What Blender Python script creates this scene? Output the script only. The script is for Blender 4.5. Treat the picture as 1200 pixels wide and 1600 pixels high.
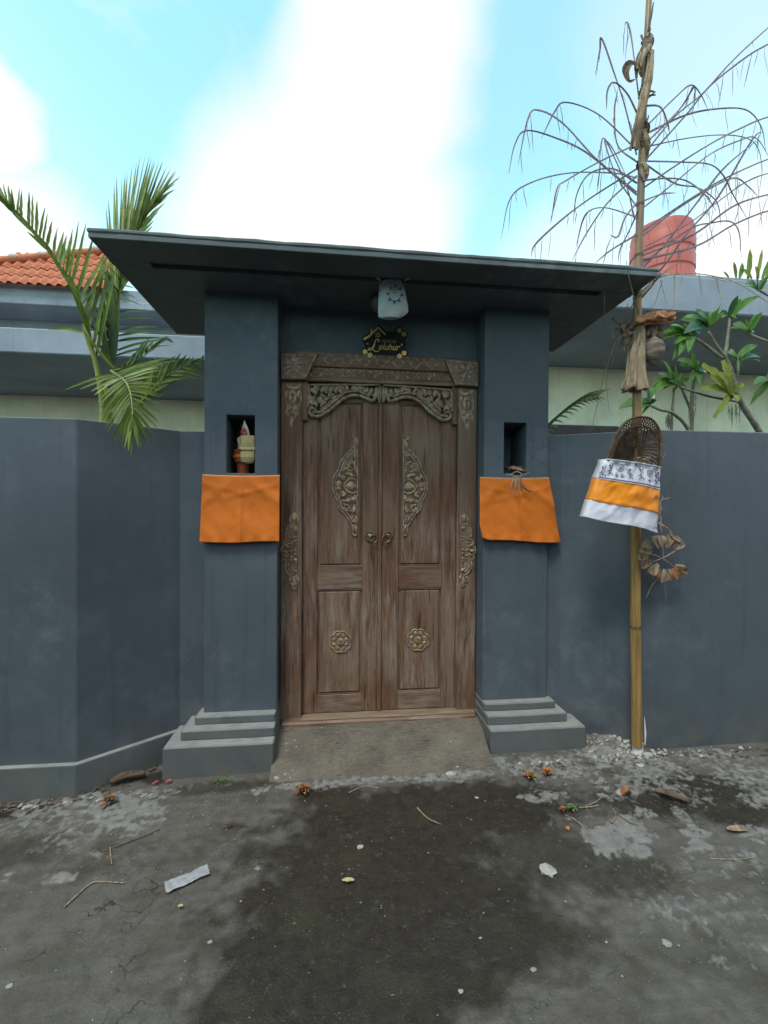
import bpy, bmesh, math, random
from mathutils import Vector, Matrix, noise
R = math.radians
random.seed(7)
for o in list(bpy.data.objects): bpy.data.objects.remove(o)
SC = bpy.context.scene
COL = SC.collection

# ------------------------------------------------------------------ camera
FPX, YAW, PITCH, ROLL, CAMH = 680.03, .1099, -.0093, .0057, 1.5     # focal length in px of a 1200 px wide frame
cF = Vector((math.sin(YAW)*math.cos(PITCH), math.cos(YAW)*math.cos(PITCH), math.sin(PITCH)))
_r = Vector((math.cos(YAW), -math.sin(YAW), 0)); _u = _r.cross(cF)
cR = math.cos(ROLL)*_r + math.sin(ROLL)*_u; cU = -math.sin(ROLL)*_r + math.cos(ROLL)*_u
CAM = Vector((0, 0, CAMH))
cd = bpy.data.cameras.new('camera'); cam = bpy.data.objects.new('camera', cd); COL.objects.link(cam)
cd.sensor_fit = 'HORIZONTAL'; cd.sensor_width = 36; cd.lens = 36*FPX/1200; cd.clip_start = .02; cd.clip_end = 2000
m3 = Matrix((cR, cU, -cF)).transposed()
cam.matrix_world = Matrix.Translation(CAM) @ m3.to_4x4()
SC.camera = cam
SC.cycles.max_bounces = 5; SC.cycles.diffuse_bounces = 3; SC.cycles.glossy_bounces = 2; SC.cycles.transmission_bounces = 4; SC.cycles.use_adaptive_sampling = True; SC.cycles.adaptive_threshold = .04

# ------------------------------------------------------------------ light, sky, exposure
SUN_EL, SUN_AZ = R(62), R(-148)        # azimuth measured from +Y (into the picture) towards +X; the veiled sun stands high behind the viewer's left shoulder
sdir = Vector((math.sin(SUN_AZ)*math.cos(SUN_EL), math.cos(SUN_AZ)*math.cos(SUN_EL), math.sin(SUN_EL)))
sl = bpy.data.lights.new('sun', 'SUN'); sl.energy = 1.5; sl.angle = R(16); sl.color = (1, .95, .88)
so = bpy.data.objects.new('sun', sl); COL.objects.link(so); so.rotation_euler = sdir.to_track_quat('Z', 'Y').to_euler()
SC.view_settings.view_transform = 'Standard'; SC.view_settings.look = 'None'
SC.view_settings.exposure = 0.76; SC.view_settings.gamma = 1; SC.view_settings.use_curve_mapping = False

def photo_dir(px, py): return cF + cR*((px-600)/FPX) + cU*((800-py)/FPX)
def at(px, py, Y): d = photo_dir(px, py); return CAM + d*(Y/d.y)
def at_z(px, py, z): d = photo_dir(px, py); return CAM + d*((z-CAMH)/d.z)
def gz(x): return .0155*(max(-3, min(4, x))-.295)
def on_ground(px, py):
    z = 0
    for i in range(6): p = at_z(px, py, z); z = gz(p.x)
    return p

W = bpy.data.worlds.new('World'); SC.world = W; W.use_nodes = True
wn = W.node_tree; wn.nodes.clear()
def wN(t, **k):
    n = wn.nodes.new(t)
    for a, b in k.items(): setattr(n, a, b)
    return n
def wL(a, b): wn.links.new(a, b)
out = wN('ShaderNodeOutputWorld'); bg = wN('ShaderNodeBackground'); wL(bg.outputs[0], out.inputs[0])
sky = wN('ShaderNodeTexSky', sky_type='NISHITA', sun_disc=False, sun_elevation=SUN_EL, sun_rotation=SUN_AZ, altitude=0, air_density=1.0, dust_density=.2, ozone_density=1.0)
tc = wN('ShaderNodeTexCoord')
nz = wN('ShaderNodeTexNoise'); nz.inputs['Scale'].default_value = 2.6; nz.inputs['Detail'].default_value = 5; nz.inputs['Roughness'].default_value = .55
wL(tc.outputs['Generated'], nz.inputs['Vector'])
off = wN('ShaderNodeVectorMath', operation='SUBTRACT'); wL(nz.outputs['Color'], off.inputs[0]); off.inputs[1].default_value = (.5, .5, .5)
sc_ = wN('ShaderNodeVectorMath', operation='SCALE'); wL(off.outputs[0], sc_.inputs[0]); sc_.inputs['Scale'].default_value = .2
ad = wN('ShaderNodeVectorMath', operation='ADD'); wL(tc.outputs['Generated'], ad.inputs[0]); wL(sc_.outputs[0], ad.inputs[1])
nd = wN('ShaderNodeVectorMath', operation='NORMALIZE'); wL(ad.outputs[0], nd.inputs[0])
acc = None
def w_max(a, b):
    m = wN('ShaderNodeMath', operation='MAXIMUM'); wL(a, m.inputs[0]); wL(b, m.inputs[1]); return m.outputs[0]
def w_blobs(lst):
    acc = None
    for px, py, r0, r1, amt in lst:
        d = photo_dir(px, py).normalized()
        dt = wN('ShaderNodeVectorMath', operation='DOT_PRODUCT'); wL(nd.outputs[0], dt.inputs[0]); dt.inputs[1].default_value = d
        mr = wN('ShaderNodeMapRange', interpolation_type='SMOOTHSTEP'); wL(dt.outputs['Value'], mr.inputs[0])
        mr.inputs[1].default_value = math.cos(r1); mr.inputs[2].default_value = math.cos(r0); mr.inputs[4].default_value = amt
        acc = mr.outputs[0] if acc is None else w_max(acc, mr.outputs[0])
    return acc
# broken cloud over the whole sky, with the blue holes and the white bank where the photo has them
white = w_blobs([(595, -80, .0, .2, 1), (595, 60, .0, .2, 1), (575, 180, .0, .22, 1), (545, 280, .0, .25, 1), (450, 370, .0, .28, 1), (600, 360, .0, .22, .95), (-45, 190, .02, .1, 1), (20, 410, .0, .2, .85), (1150, 20, .0, .3, .35), (1190, 430, .0, .24, .9), (900, 430, .0, .2, .55)])
hole = w_blobs([(250, 80, .1, .42, 1), (160, 300, .05, .3, .9), (900, 150, .15, .5, 1), (1120, 200, .1, .45, .95), (100, -80, .1, .4, .9), (1000, -60, .1, .45, .9)])
n2 = wN('ShaderNodeTexNoise'); n2.inputs['Scale'].default_value = 1.7; n2.inputs['Detail'].default_value = 1
wL(nd.outputs[0], n2.inputs['Vector'])
mr2 = wN('ShaderNodeMapRange', interpolation_type='SMOOTHSTEP'); wL(n2.outputs[0], mr2.inputs[0]); mr2.inputs[1].default_value = .36; mr2.inputs[2].default_value = .56; mr2.inputs[4].default_value = .95
inv = wN('ShaderNodeMath', operation='MULTIPLY_ADD'); wL(hole, inv.inputs[0]); inv.inputs[1].default_value = -.9; inv.inputs[2].default_value = 1
gen = wN('ShaderNodeMath', operation='MULTIPLY'); wL(mr2.outputs[0], gen.inputs[0]); wL(inv.outputs[0], gen.inputs[1])
acc = w_max(white, gen.outputs[0])
n3 = wN('ShaderNodeTexNoise'); n3.inputs['Scale'].default_value = 3.4; n3.inputs['Detail'].default_value = 4; n3.inputs['Roughness'].default_value = .62; n3.inputs['Distortion'].default_value = .5
st_ = wN('ShaderNodeMapping'); st_.inputs['Scale'].default_value = (1, 1, 2.2); wL(nd.outputs[0], st_.inputs[0]); wL(st_.outputs[0], n3.inputs['Vector'])
mr3 = wN('ShaderNodeMapRange', interpolation_type='SMOOTHSTEP'); wL(n3.outputs[0], mr3.inputs[0]); mr3.inputs[1].default_value = .46; mr3.inputs[2].default_value = .78; mr3.inputs[4].default_value = .55
acc = w_max(acc, mr3.outputs[0])
tint = wN('ShaderNodeMix', data_type='RGBA', blend_type='MULTIPLY'); tint.inputs[0].default_value = 1
wL(sky.outputs[0], tint.inputs[6]); tint.inputs[7].default_value = (1.62, 2.28, 1.75, 1)
mix = wN('ShaderNodeMix', data_type='RGBA'); wL(acc, mix.inputs[0]); wL(tint.outputs[2], mix.inputs[6]); mix.inputs[7].default_value = (4.75, 4.4, 4.1, 1)
wL(mix.outputs[2], bg.inputs[0]); bg.inputs[1].default_value = .15

# ------------------------------------------------------------------ helpers
class MB:
    def __init__(s): s.v = []; s.f = []
    def add(s, vs, fs):
        b = len(s.v); s.v += [tuple(v) for v in vs]; s.f += [tuple(b+i for i in f) for f in fs]; return s
    def box(s, x0, x1, y0, y1, z0, z1, c=.004):
        if x1 < x0: x0, x1 = x1, x0
        if c <= 0:
            vs = [(x, y, z) for x in (x0, x1) for y in (y0, y1) for z in (z0, z1)]
            return s.add(vs, [(0,1,3,2), (4,6,7,5), (0,4,5,1), (2,3,7,6), (0,2,6,4), (1,5,7,3)])
        X, Y, Z = (x0, x1), (y0, y1), (z0, z1); vs = []; ix = {}
        for i in (0, 1):
            for j in (0, 1):
                for k in (0, 1):
                    si, sj, sk = (1-2*i)*c, (1-2*j)*c, (1-2*k)*c
                    ix[i,j,k,'x'] = len(vs); vs.append((X[i], Y[j]+sj, Z[k]+sk))
                    ix[i,j,k,'y'] = len(vs); vs.append((X[i]+si, Y[j], Z[k]+sk))
                    ix[i,j,k,'z'] = len(vs); vs.append((X[i]+si, Y[j]+sj, Z[k]))
        fs = []
        for i in (0, 1):
            q = [ix[i,0,0,'x'], ix[i,1,0,'x'], ix[i,1,1,'x'], ix[i,0,1,'x']]; fs.append(q if i else q[::-1])
            q = [ix[0,i,0,'y'], ix[0,i,1,'y'], ix[1,i,1,'y'], ix[1,i,0,'y']]; fs.append(q if i else q[::-1])
            q = [ix[0,0,i,'z'], ix[1,0,i,'z'], ix[1,1,i,'z'], ix[0,1,i,'z']]; fs.append(q if i else q[::-1])
        for a in (0, 1):
            for b in (0, 1):
                q = [ix[a,b,0,'x'], ix[a,b,0,'y'], ix[a,b,1,'y'], ix[a,b,1,'x']]; fs.append(q)
                q = [ix[a,0,b,'x'], ix[a,1,b,'x'], ix[a,1,b,'z'], ix[a,0,b,'z']]; fs.append(q)
                q = [ix[0,a,b,'y'], ix[1,a,b,'y'], ix[1,a,b,'z'], ix[0,a,b,'z']]; fs.append(q)
        for i in (0, 1):
            for j in (0, 1):
                for k in (0, 1): fs.append([ix[i,j,k,'x'], ix[i,j,k,'y'], ix[i,j,k,'z']])
        return s.add(vs, fs)
    def tube(s, pts, r, n=6, flat=None, cap=True):
        """tube along pts; r number or list; flat = (axis, factor) squashes the ring along an axis"""
        P = [Vector(p) for p in pts]; m = len(P)
        if not isinstance(r, (list, tuple)): r = [r]*m
        T = [(P[min(i+1, m-1)]-P[max(i-1, 0)]).normalized() if (P[min(i+1, m-1)]-P[max(i-1, 0)]).length > 1e-9 else Vector((0,0,1)) for i in range(m)]
        u = T[0].orthogonal().normalized(); vs = []; fs = []
        for i in range(m):
            u = u - T[i]*u.dot(T[i])
            u = u.normalized() if u.length > 1e-6 else T[i].orthogonal().normalized()
            w = T[i].cross(u)
            for k in range(n):
                a = 2*math.pi*(k+.5)/n; o = u*math.cos(a)*r[i] + w*math.sin(a)*r[i]
                if flat: o = o - Vector(flat[0])*o.dot(Vector(flat[0]))*(1-flat[1])
                vs.append(P[i]+o)
        for i in range(m-1):
            for k in range(n): fs.append((i*n+k, i*n+(k+1) % n, (i+1)*n+(k+1) % n, (i+1)*n+k))
        if cap: fs.append(tuple(range(n))[::-1]); fs.append(tuple((m-1)*n+k for k in range(n)))
        return s.add(vs, fs)
    def prism(s, poly, y0, y1):
        """polygon of (x,z) extruded between two Y"""
        n = len(poly); vs = [(x, y0, z) for x, z in poly]+[(x, y1, z) for x, z in poly]
        fs = [tuple(range(n)), tuple(range(n, 2*n))[::-1]]+[(i, i+n, (i+1) % n+n, (i+1) % n) for i in range(n)]
        return s.add(vs, fs)
    def ball(s, c, rx, ry, rz, nu=10, nv=6, M=None):
        vs = []; fs = []; c = Vector(c)
        for j in range(nv+1):
            t = math.pi*j/nv
            for i in range(nu):
                a = 2*math.pi*i/nu; p = Vector((rx*math.sin(t)*math.cos(a), ry*math.sin(t)*math.sin(a), rz*math.cos(t)))
                if M: p = M @ p
                vs.append(c+p)
        for j in range(nv):
            for i in range(nu): fs.append((j*nu+i, (j+1)*nu+i, (j+1)*nu+(i+1) % nu, j*nu+(i+1) % nu))
        return s.add(vs, fs)
    def lathe(s, prof, c, n=24, M=None):
        c = Vector(c); vs = []; fs = []
        for r, z in prof:
            for i in range(n):
                a = 2*math.pi*i/n; p = Vector((r*math.cos(a), r*math.sin(a), z)); vs.append(c+(M @ p if M else p))
        for j in range(len(prof)-1):
            for i in range(n): fs.append((j*n+i, j*n+(i+1) % n, (j+1)*n+(i+1) % n, (j+1)*n+i))
        return s.add(vs, fs)
    def leaf(s, pts, w, up=(0,0,1), fold=.25, prof=None):
        """blade along pts, width profile w(t), folded along its midrib"""
        P = [Vector(p) for p in pts]; m = len(P); up = Vector(up); vs = []; fs = []
        for i in range(m):
            t = i/(m-1); T = (P[min(i+1, m-1)]-P[max(i-1, 0)]).normalized()
            sd = T.cross(up); sd = sd.normalized() if sd.length > 1e-4 else T.orthogonal().normalized(); nn = sd.cross(T)
            h = (prof(t) if prof else math.sin(math.pi*min(1, .12+.88*t)))*w*.5
            vs += [P[i]-sd*h+nn*h*fold, P[i], P[i]+sd*h+nn*h*fold]
        for i in range(m-1):
            for k in (0, 1): fs.append((i*3+k, i*3+k+1, i*3+k+4, i*3+k+3))
        return s.add(vs, fs)
    def build(s, name, mat, parent=None, smooth=False):
        me = bpy.data.meshes.new(name); o = bpy.data.objects.new(name, me); COL.objects.link(o)
        b = Vector((0, 0, 0)); q = parent
        while q: b += q.location; q = q.parent
        if parent is None: pass
        me.from_pydata([tuple(Vector(v)-b) for v in s.v], [], s.f); me.update()
        bm = bmesh.new(); bm.from_mesh(me); bmesh.ops.recalc_face_normals(bm, faces=bm.faces)
        if smooth:
            for e in bm.edges:
                if len(e.link_faces) == 2 and e.calc_face_angle(0) > .9: e.smooth = False
        bm.to_mesh(me); bm.free()
        if smooth: me.polygons.foreach_set('use_smooth', [True]*len(me.polygons))
        if mat: me.materials.append(mat)
        o.parent = parent
        return o
def tag(o, label=None, cat=None, group=None, kind=None):
    for k, v in (('label', label), ('category', cat), ('group', group), ('kind', kind)):
        if v: o[k] = v
    return o
def thing(name, loc, label, cat, group=None):
    o = bpy.data.objects.new(name, None); COL.objects.link(o); o.location = Vector(loc); o.empty_display_size = .1
    return tag(o, label, cat, group)
def cr(P, n=8):
    """Catmull-Rom through points of any dimension"""
    P = [Vector(p) for p in P]; Q = [2*P[0]-P[1]]+P+[2*P[-1]-P[-2]]; o = []
    for i in range(1, len(Q)-2):
        for k in range(n):
            t = k/n; a, b, c, d = Q[i-1], Q[i], Q[i+1], Q[i+2]
            o.append(.5*((2*b)+(c-a)*t+(2*a-5*b+4*c-d)*t*t+(3*b-a-3*c+d)*t**3))
    o.append(P[-1]); return o
def zoom(ox, oy, s): return lambda x, y: (ox+x/s, oy+y/s)

def roughen(o, L=.06, amp=.003, fr=7):
    """hand-plastered edges: cut the long edges up and push the vertices about by a little noise"""
    bm = bmesh.new(); bm.from_mesh(o.data)
    for _ in range(7):
        es = [e for e in bm.edges if e.calc_length() > L*1.6]
        if not es or len(bm.verts) > 40000: break
        bmesh.ops.subdivide_edges(bm, edges=es, cuts=1, use_grid_fill=True)
    for v in bm.verts:
        q = v.co*fr; v.co += Vector((noise.noise(q), noise.noise(q+Vector((9, 3, 1))), noise.noise(q+Vector((2, 7, 5)))))*amp+Vector((noise.noise(q*5), noise.noise(q*5+Vector((4, 4, 4))), noise.noise(q*5+Vector((1, 8, 2)))))*amp*.5
    bm.to_mesh(o.data); bm.free(); return o

# ------------------------------------------------------------------ materials
def new_mat(name):
    m = bpy.data.materials.new(name); m.use_nodes = True; nt = m.node_tree; b = nt.nodes['Principled BSDF']; return m, nt, b
class G:
    """tiny node helper"""
    def __init__(s, nt): s.nt = nt
    def n(s, t, **k):
        n = s.nt.nodes.new(t)
        for a, v in k.items(): setattr(n, a, v)
        return n
    def l(s, a, b): s.nt.links.new(a, b)
    def coord(s, kind='Object', scale=(1,1,1)):
        t = s.n('ShaderNodeTexCoord'); m = s.n('ShaderNodeMapping'); s.l(t.outputs[kind], m.inputs[0]); m.inputs['Scale'].default_value = scale; return m.outputs[0]
    def pos(s, scale=(1,1,1)):
        t = s.n('ShaderNodeNewGeometry'); m = s.n('ShaderNodeMapping'); s.l(t.outputs['Position'], m.inputs[0]); m.inputs['Scale'].default_value = scale; return m.outputs[0]
    def noise(s, v, sc, det=5, ro=.55, dist=0):
        n = s.n('ShaderNodeTexNoise'); s.l(v, n.inputs['Vector']); n.inputs['Scale'].default_value = sc; n.inputs['Detail'].default_value = det; n.inputs['Roughness'].default_value = ro; n.inputs['Distortion'].default_value = dist; return n.outputs[0]
    def voro(s, v, sc, feat='F1'):
        n = s.n('ShaderNodeTexVoronoi', feature=feat); s.l(v, n.inputs['Vector']); n.inputs['Scale'].default_value = sc; return n
    def rng(s, f, a, b, c=0, d=1):
        n = s.n('ShaderNodeMapRange'); s.l(f, n.inputs[0])
        for i, x in enumerate((a, b, c, d)): n.inputs[i+1].default_value = x
        return n.outputs[0]
    def math(s, op, a, b=None):
        n = s.n('ShaderNodeMath', operation=op)
        for i, x in enumerate((a, b)):
            if x is None: continue
            if isinstance(x, (int, float)): n.inputs[i].default_value = x
            else: s.l(x, n.inputs[i])
        return n.outputs[0]
    def mix(s, f, a, b, mode='MIX'):
        n = s.n('ShaderNodeMix', data_type='RGBA', blend_type=mode)
        if isinstance(f, (int, float)): n.inputs[0].default_value = f
        else: s.l(f, n.inputs[0])
        for i, x in ((6, a), (7, b)):
            if isinstance(x, tuple): n.inputs[i].default_value = (*x, 1) if len(x) == 3 else x
            else: s.l(x, n.inputs[i])
        return n.outputs[2]
    def ramp(s, f, stops):
        n = s.n('ShaderNodeValToRGB'); s.l(f, n.inputs[0]); e = n.color_ramp.elements
        while len(e) < len(stops): e.new(.5)
        for i, (p, c) in enumerate(stops): e[i].position = p; e[i].color = (*c, 1)
        return n.outputs[0]
    def bump(s, h, b, st=.3, d=.01):
        n = s.n('ShaderNodeBump'); s.l(h, n.inputs['Height']); n.inputs['Strength'].default_value = st; n.inputs['Distance'].default_value = d; s.l(n.outputs[0], b.inputs['Normal'])
    def attr(s, name):
        n = s.n('ShaderNodeAttribute'); n.attribute_name = name; return n

def simple(name, stops, scale=8, stretch=(1,1,1), rough=.7, bump=.3, bd=.004, det=6, spec=.4, trans=0, metal=0, lo=.3, hi=.7, dist=0):
    m, nt, b = new_mat(name); g = G(nt); v = g.coord('Object', stretch); f = g.noise(v, scale, det, .6, dist)
    f2 = g.rng(f, lo, hi); n = len(stops)
    c = g.ramp(f2, [(i/(n-1) if n > 1 else 0, s_) for i, s_ in enumerate(stops)] if n > 1 else [(0, stops[0]), (1, stops[0])])
    g.l(c, b.inputs['Base Color']); b.inputs['Roughness'].default_value = rough; b.inputs['Specular IOR Level'].default_value = spec; b.inputs['Metallic'].default_value = metal
    if bump: g.bump(f, b, bump, bd)
    if trans:
        tr = g.n('ShaderNodeBsdfTranslucent'); g.l(c, tr.inputs[0]); mx = g.n('ShaderNodeMixShader'); mx.inputs[0].default_value = trans
        g.l(b.outputs[0], mx.inputs[1]); g.l(tr.outputs[0], mx.inputs[2]); g.l(mx.outputs[0], nt.nodes['Material Output'].inputs[0])
    return m

def paint(name, base, chalk=.5, dirt=True):
    m, nt, b = new_mat(name); g = G(nt); p = g.pos()
    big = g.rng(g.noise(p, 1.3, 4), .3, .7); mid = g.rng(g.noise(p, 5.5, 5, .68), .48, .74); fine = g.noise(p, 60, 3, .6)
    dk = tuple(x*.8 for x in base); lt = tuple(x*1.16 for x in base)
    c = g.mix(big, dk, lt)
    ch = g.math('MULTIPLY', mid, g.rng(g.noise(p, 1.1, 3), .42, .62))
    c = g.mix(g.math('MULTIPLY', ch, chalk*.8), c, tuple(min(1, x*1.4+.07) for x in base))
    # vertical run marks
    run = g.rng(g.noise(g.pos((9, 9, .5)), 2.2, 5), .56, .76); c = g.mix(g.math('MULTIPLY', run, .42), c, tuple(x*.6 for x in base))
    # fine pale scuffs
    sc2 = g.rng(g.noise(g.pos((3, 3, 14)), 7, 6, .7), .66, .76); c = g.mix(g.math('MULTIPLY', sc2, .3*chalk), c, (.34, .35, .34))
    wv_ = g.n('ShaderNodeVectorMath', operation='ADD'); nn_ = g.n('ShaderNodeTexNoise'); g.l(p, nn_.inputs['Vector']); nn_.inputs['Scale'].default_value = 3; nn_.inputs['Detail'].default_value = 4; g.l(p, wv_.inputs[0]); g.l(nn_.outputs['Color'], wv_.inputs[1])
    crk = g.voro(wv_.outputs[0], 1.3, 'DISTANCE_TO_EDGE'); ck = g.math('MULTIPLY', g.rng(crk.outputs['Distance'], .001, .004, 1, 0), g.rng(g.noise(p, 1.7, 2), .56, .6)); c = g.mix(g.math('MULTIPLY', ck, .55), c, tuple(x*.35 for x in base))
    if dirt:  # splashed soil along the foot of the wall
        sx = g.n('ShaderNodeSeparateXYZ'); g.l(p, sx.inputs[0])
        lo = g.rng(sx.outputs[2], .0, .34, 1, 0); dn = g.math('MULTIPLY', lo, g.rng(g.noise(p, 7, 7, .65), .38, .66))
        c = g.mix(g.math('MULTIPLY', dn, .85), c, (.13, .122, .10))
    # paler grey mixed in on upward faces
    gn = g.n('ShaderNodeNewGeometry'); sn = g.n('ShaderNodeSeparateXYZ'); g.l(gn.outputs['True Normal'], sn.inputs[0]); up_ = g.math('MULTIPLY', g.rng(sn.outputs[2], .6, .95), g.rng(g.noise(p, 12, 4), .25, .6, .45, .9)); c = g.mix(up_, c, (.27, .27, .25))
    g.l(c, b.inputs['Base Color']); b.inputs['Roughness'].default_value = .62; b.inputs['Specular IOR Level'].default_value = .35
    h = g.math('ADD', g.math('MULTIPLY', g.noise(p, 9, 4), 1.0), g.math('MULTIPLY', fine, .22)); g.bump(h, b, .22, .012)
    return m
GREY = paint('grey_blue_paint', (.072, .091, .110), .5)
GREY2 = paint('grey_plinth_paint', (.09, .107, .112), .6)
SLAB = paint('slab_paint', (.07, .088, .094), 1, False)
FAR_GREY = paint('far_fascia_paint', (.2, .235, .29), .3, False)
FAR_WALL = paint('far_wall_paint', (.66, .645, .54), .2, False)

def wood(name, axis):
    m, nt, b = new_mat(name); g = G(nt)
    st = {'z': (11, 11, .9), 'x': (.9, 11, 11)}[axis]
    oi = g.n('ShaderNodeObjectInfo'); tcn = g.n('ShaderNodeNewGeometry')
    mv = g.n('ShaderNodeVectorMath', operation='MULTIPLY'); g.l(tcn.outputs['Position'], mv.inputs[0]); mv.inputs[1].default_value = st
    av = g.n('ShaderNodeVectorMath', operation='ADD'); g.l(mv.outputs[0], av.inputs[0])
    rv = g.n('ShaderNodeCombineXYZ'); rr = g.math('MULTIPLY', oi.outputs['Random'], 37); g.l(rr, rv.inputs[0]); g.l(rr, rv.inputs[2]); g.l(rv.outputs[0], av.inputs[1]); v = av.outputs[0]
    gr = g.noise(v, 2.2, 8, .65, .6); fine = g.noise(v, 9, 6, .7)
    warp = g.n('ShaderNodeTexWave', wave_type='RINGS', rings_direction='X' if axis == 'z' else 'Z'); 
    g.l(v, warp.inputs['Vector']); warp.inputs['Scale'].default_value = .55; warp.inputs['Distortion'].default_value = 6; warp.inputs['Detail'].default_value = 3; warp.inputs['Detail Scale'].default_value = .6
    c = g.ramp(g.rng(gr, .28, .74), [(0, (.05, .024, .014)), (.35, (.115, .056, .031)), (.7, (.175, .098, .060)), (1, (.24, .155, .105))])
    red = g.rng(g.noise(g.pos(), 2.6, 4), .45, .68); c = g.mix(g.math('MULTIPLY', red, .45), c, (.11, .043, .024))
    ringm = g.rng(warp.outputs[1], .62, .95); c = g.mix(g.math('MULTIPLY', ringm, .3), c, (.24, .18, .13))
    # worn whitewash: pale streaks along the grain, more of it on the lower half where rain reaches
    sx = g.n('ShaderNodeSeparateXYZ'); g.l(tcn.outputs['Position'], sx.inputs[0])
    lowf = g.rng(sx.outputs[2], .3, 1.9, 1, .3)
    wsh = g.math('MULTIPLY', g.rng(g.math('ADD', g.math('MULTIPLY', fine, .45), g.math('MULTIPLY', g.noise(v, 3.1, 5, .6, .8), .55)), .44, .64), g.rng(g.noise(g.pos((1, 1, .6)), 3.2, 4), .38, .6)); wsh = g.math('MULTIPLY', wsh, lowf)
    c = g.mix(g.math('MULTIPLY', wsh, .82), c, (.36, .31, .26))
    crk = g.rng(g.noise(v, 5, 3, .5), .31, .36, 1, 0); c = g.mix(g.math('MULTIPLY', crk, .7), c, (.02, .012, .008))
    g.l(c, b.inputs['Base Color']); b.inputs['Roughness'].default_value = .6; b.inputs['Specular IOR Level'].default_value = .35
    g.bump(g.math('ADD', fine, g.math('MULTIPLY', warp.outputs[1], .4)), b, .35, .004)
    return m
WOODV, WOODH = wood('weathered_wood_upright', 'z'), wood('weathered_wood_level', 'x')
def carve_mat(name, gold, k=1.0):
    m, nt, b = new_mat(name); g = G(nt); p = g.pos()
    f = g.rng(g.noise(p, 38, 6, .65), .35, .68); c = g.mix(f, (.11*k, .066*k, .038*k), (.29*k, .22*k, .145*k))
    gm = g.rng(g.noise(p, 20, 4), .52, .62); c = g.mix(g.math('MULTIPLY', gm, gold), c, (.42, .28, .08))
    ww = g.rng(g.noise(p, 45, 4, .6), .46, .62); c = g.mix(g.math('MULTIPLY', ww, .6), c, (.44*k, .36*k, .26*k))
    g.l(c, b.inputs['Base Color']); b.inputs['Roughness'].default_value = .5; g.bump(g.noise(p, 120, 4), b, .3, .002); return m
CARVE, GILT = carve_mat('carved_wood', .0, .8), carve_mat('gilt_carved_wood', .6)
def cloth(name, col, sheen=0, rough=.75, trans=.18):
    m, nt, b = new_mat(name); g = G(nt); p = g.coord('Object')
    f = g.noise(p, 5, 5); c = g.mix(g.rng(f, .3, .7), tuple(x*.86 for x in col), tuple(min(1, x*1.1) for x in col))
    sp = g.voro(p, 60); dots = g.rng(sp.outputs['Distance'], .04, .07, 1, 0); dots = g.math('MULTIPLY', dots, g.rng(g.noise(p, 9, 2), .6, .63)); c = g.mix(g.math('MULTIPLY', dots, .6), c, tuple(x*.3 for x in col))
    g.l(c, b.inputs['Base Color']); b.inputs['Roughness'].default_value = rough; b.inputs['Sheen Weight'].default_value = sheen
    wv = g.noise(g.coord('Object', (1, 1, 6)), 260, 2); g.bump(wv, b, .12, .002)
    tr = g.n('ShaderNodeBsdfTranslucent'); g.l(c, tr.inputs[0]); mx = g.n('ShaderNodeMixShader'); mx.inputs[0].default_value = trans
    g.l(b.outputs[0], mx.inputs[1]); g.l(tr.outputs[0], mx.inputs[2]); g.l(mx.outputs[0], nt.nodes['Material Output'].inputs[0]); return m
ORANGE = cloth('orange_cotton', (.70, .175, .010)); SATIN = cloth('orange_satin', (.85, .27, .010), .1, .32, .1); WHITE_SATIN = cloth('white_satin', (.62, .63, .70), .1, .4, .1)
NAVY = simple('navy_print', [(.03, .035, .09), (.06, .06, .13)], 40, rough=.8, bump=0)
BAMBOO = simple('bamboo', [(.15, .085, .03), (.29, .175, .06), (.36, .24, .095)], 3, (22, 22, 1.2), .42, .15)
_nt = BAMBOO.node_tree; _g = G(_nt); _b = _nt.nodes['Principled BSDF']; _src = _b.inputs['Base Color'].links[0].from_socket
_sx = _g.n('ShaderNodeSeparateXYZ'); _g.l(_g.pos(), _sx.inputs[0]); _wz = _g.math('MULTIPLY', _g.rng(_sx.outputs[2], 1.9, 3.4), _g.rng(_g.noise(_g.pos((6, 6, 1.5)), 2, 4), .3, .55))
_g.l(_g.mix(_g.math('MULTIPLY', _wz, .85), _src, (.13, .092, .075)), _b.inputs['Base Color'])      # the older top of the pole has gone grey-brown
BNODE = simple('bamboo_node', [(.05, .03, .018), (.16, .1, .05)], 40)
DRY = simple('dry_leaf', [(.13, .085, .05), (.30, .22, .14), (.42, .34, .24)], 14, (4, 4, 1), .75, .4, trans=.15)
DRYD = simple('dark_dry_leaf', [(.03, .02, .016), (.10, .065, .04), (.16, .1, .06)], 18, rough=.75, bump=.5)
RUST = simple('rust_leaf', [(.12, .05, .022), (.30, .12, .045), (.35, .2, .09)], 20, rough=.7, bump=.4, trans=.15)
FROND = simple('dry_frond', [(.10, .065, .10), (.18, .13, .16), (.28, .22, .20)], 6, rough=.7, bump=.2, trans=.12)
HUSK = simple('coconut_husk', [(.045, .03, .024), (.14, .1, .075), (.26, .2, .15)], 9, (1, 1, 5), .8, .6, .01)
WICKER = simple('wicker', [(.025, .014, .009), (.075, .042, .024), (.15, .09, .05)], 30, rough=.6, bump=.4)
PALM = simple('palm_leaf', [(.075, .125, .016), (.125, .19, .026), (.21, .275, .05)], 9, rough=.38, bump=.1, trans=.3)
PALMD = simple('palm_leaf_dark', [(.035, .07, .016), (.06, .115, .026), (.09, .13, .035)], 9, rough=.42, bump=.1, trans=.22)
PALMY = simple('palm_stem', [(.10, .14, .02), (.19, .21, .03), (.24, .22, .045)], 6, rough=.4, bump=.1)
LEAF = simple('broad_leaf', [(.055, .14, .022), (.10, .22, .035), (.16, .30, .05)], 8, rough=.3, bump=.1, trans=.35)
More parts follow.
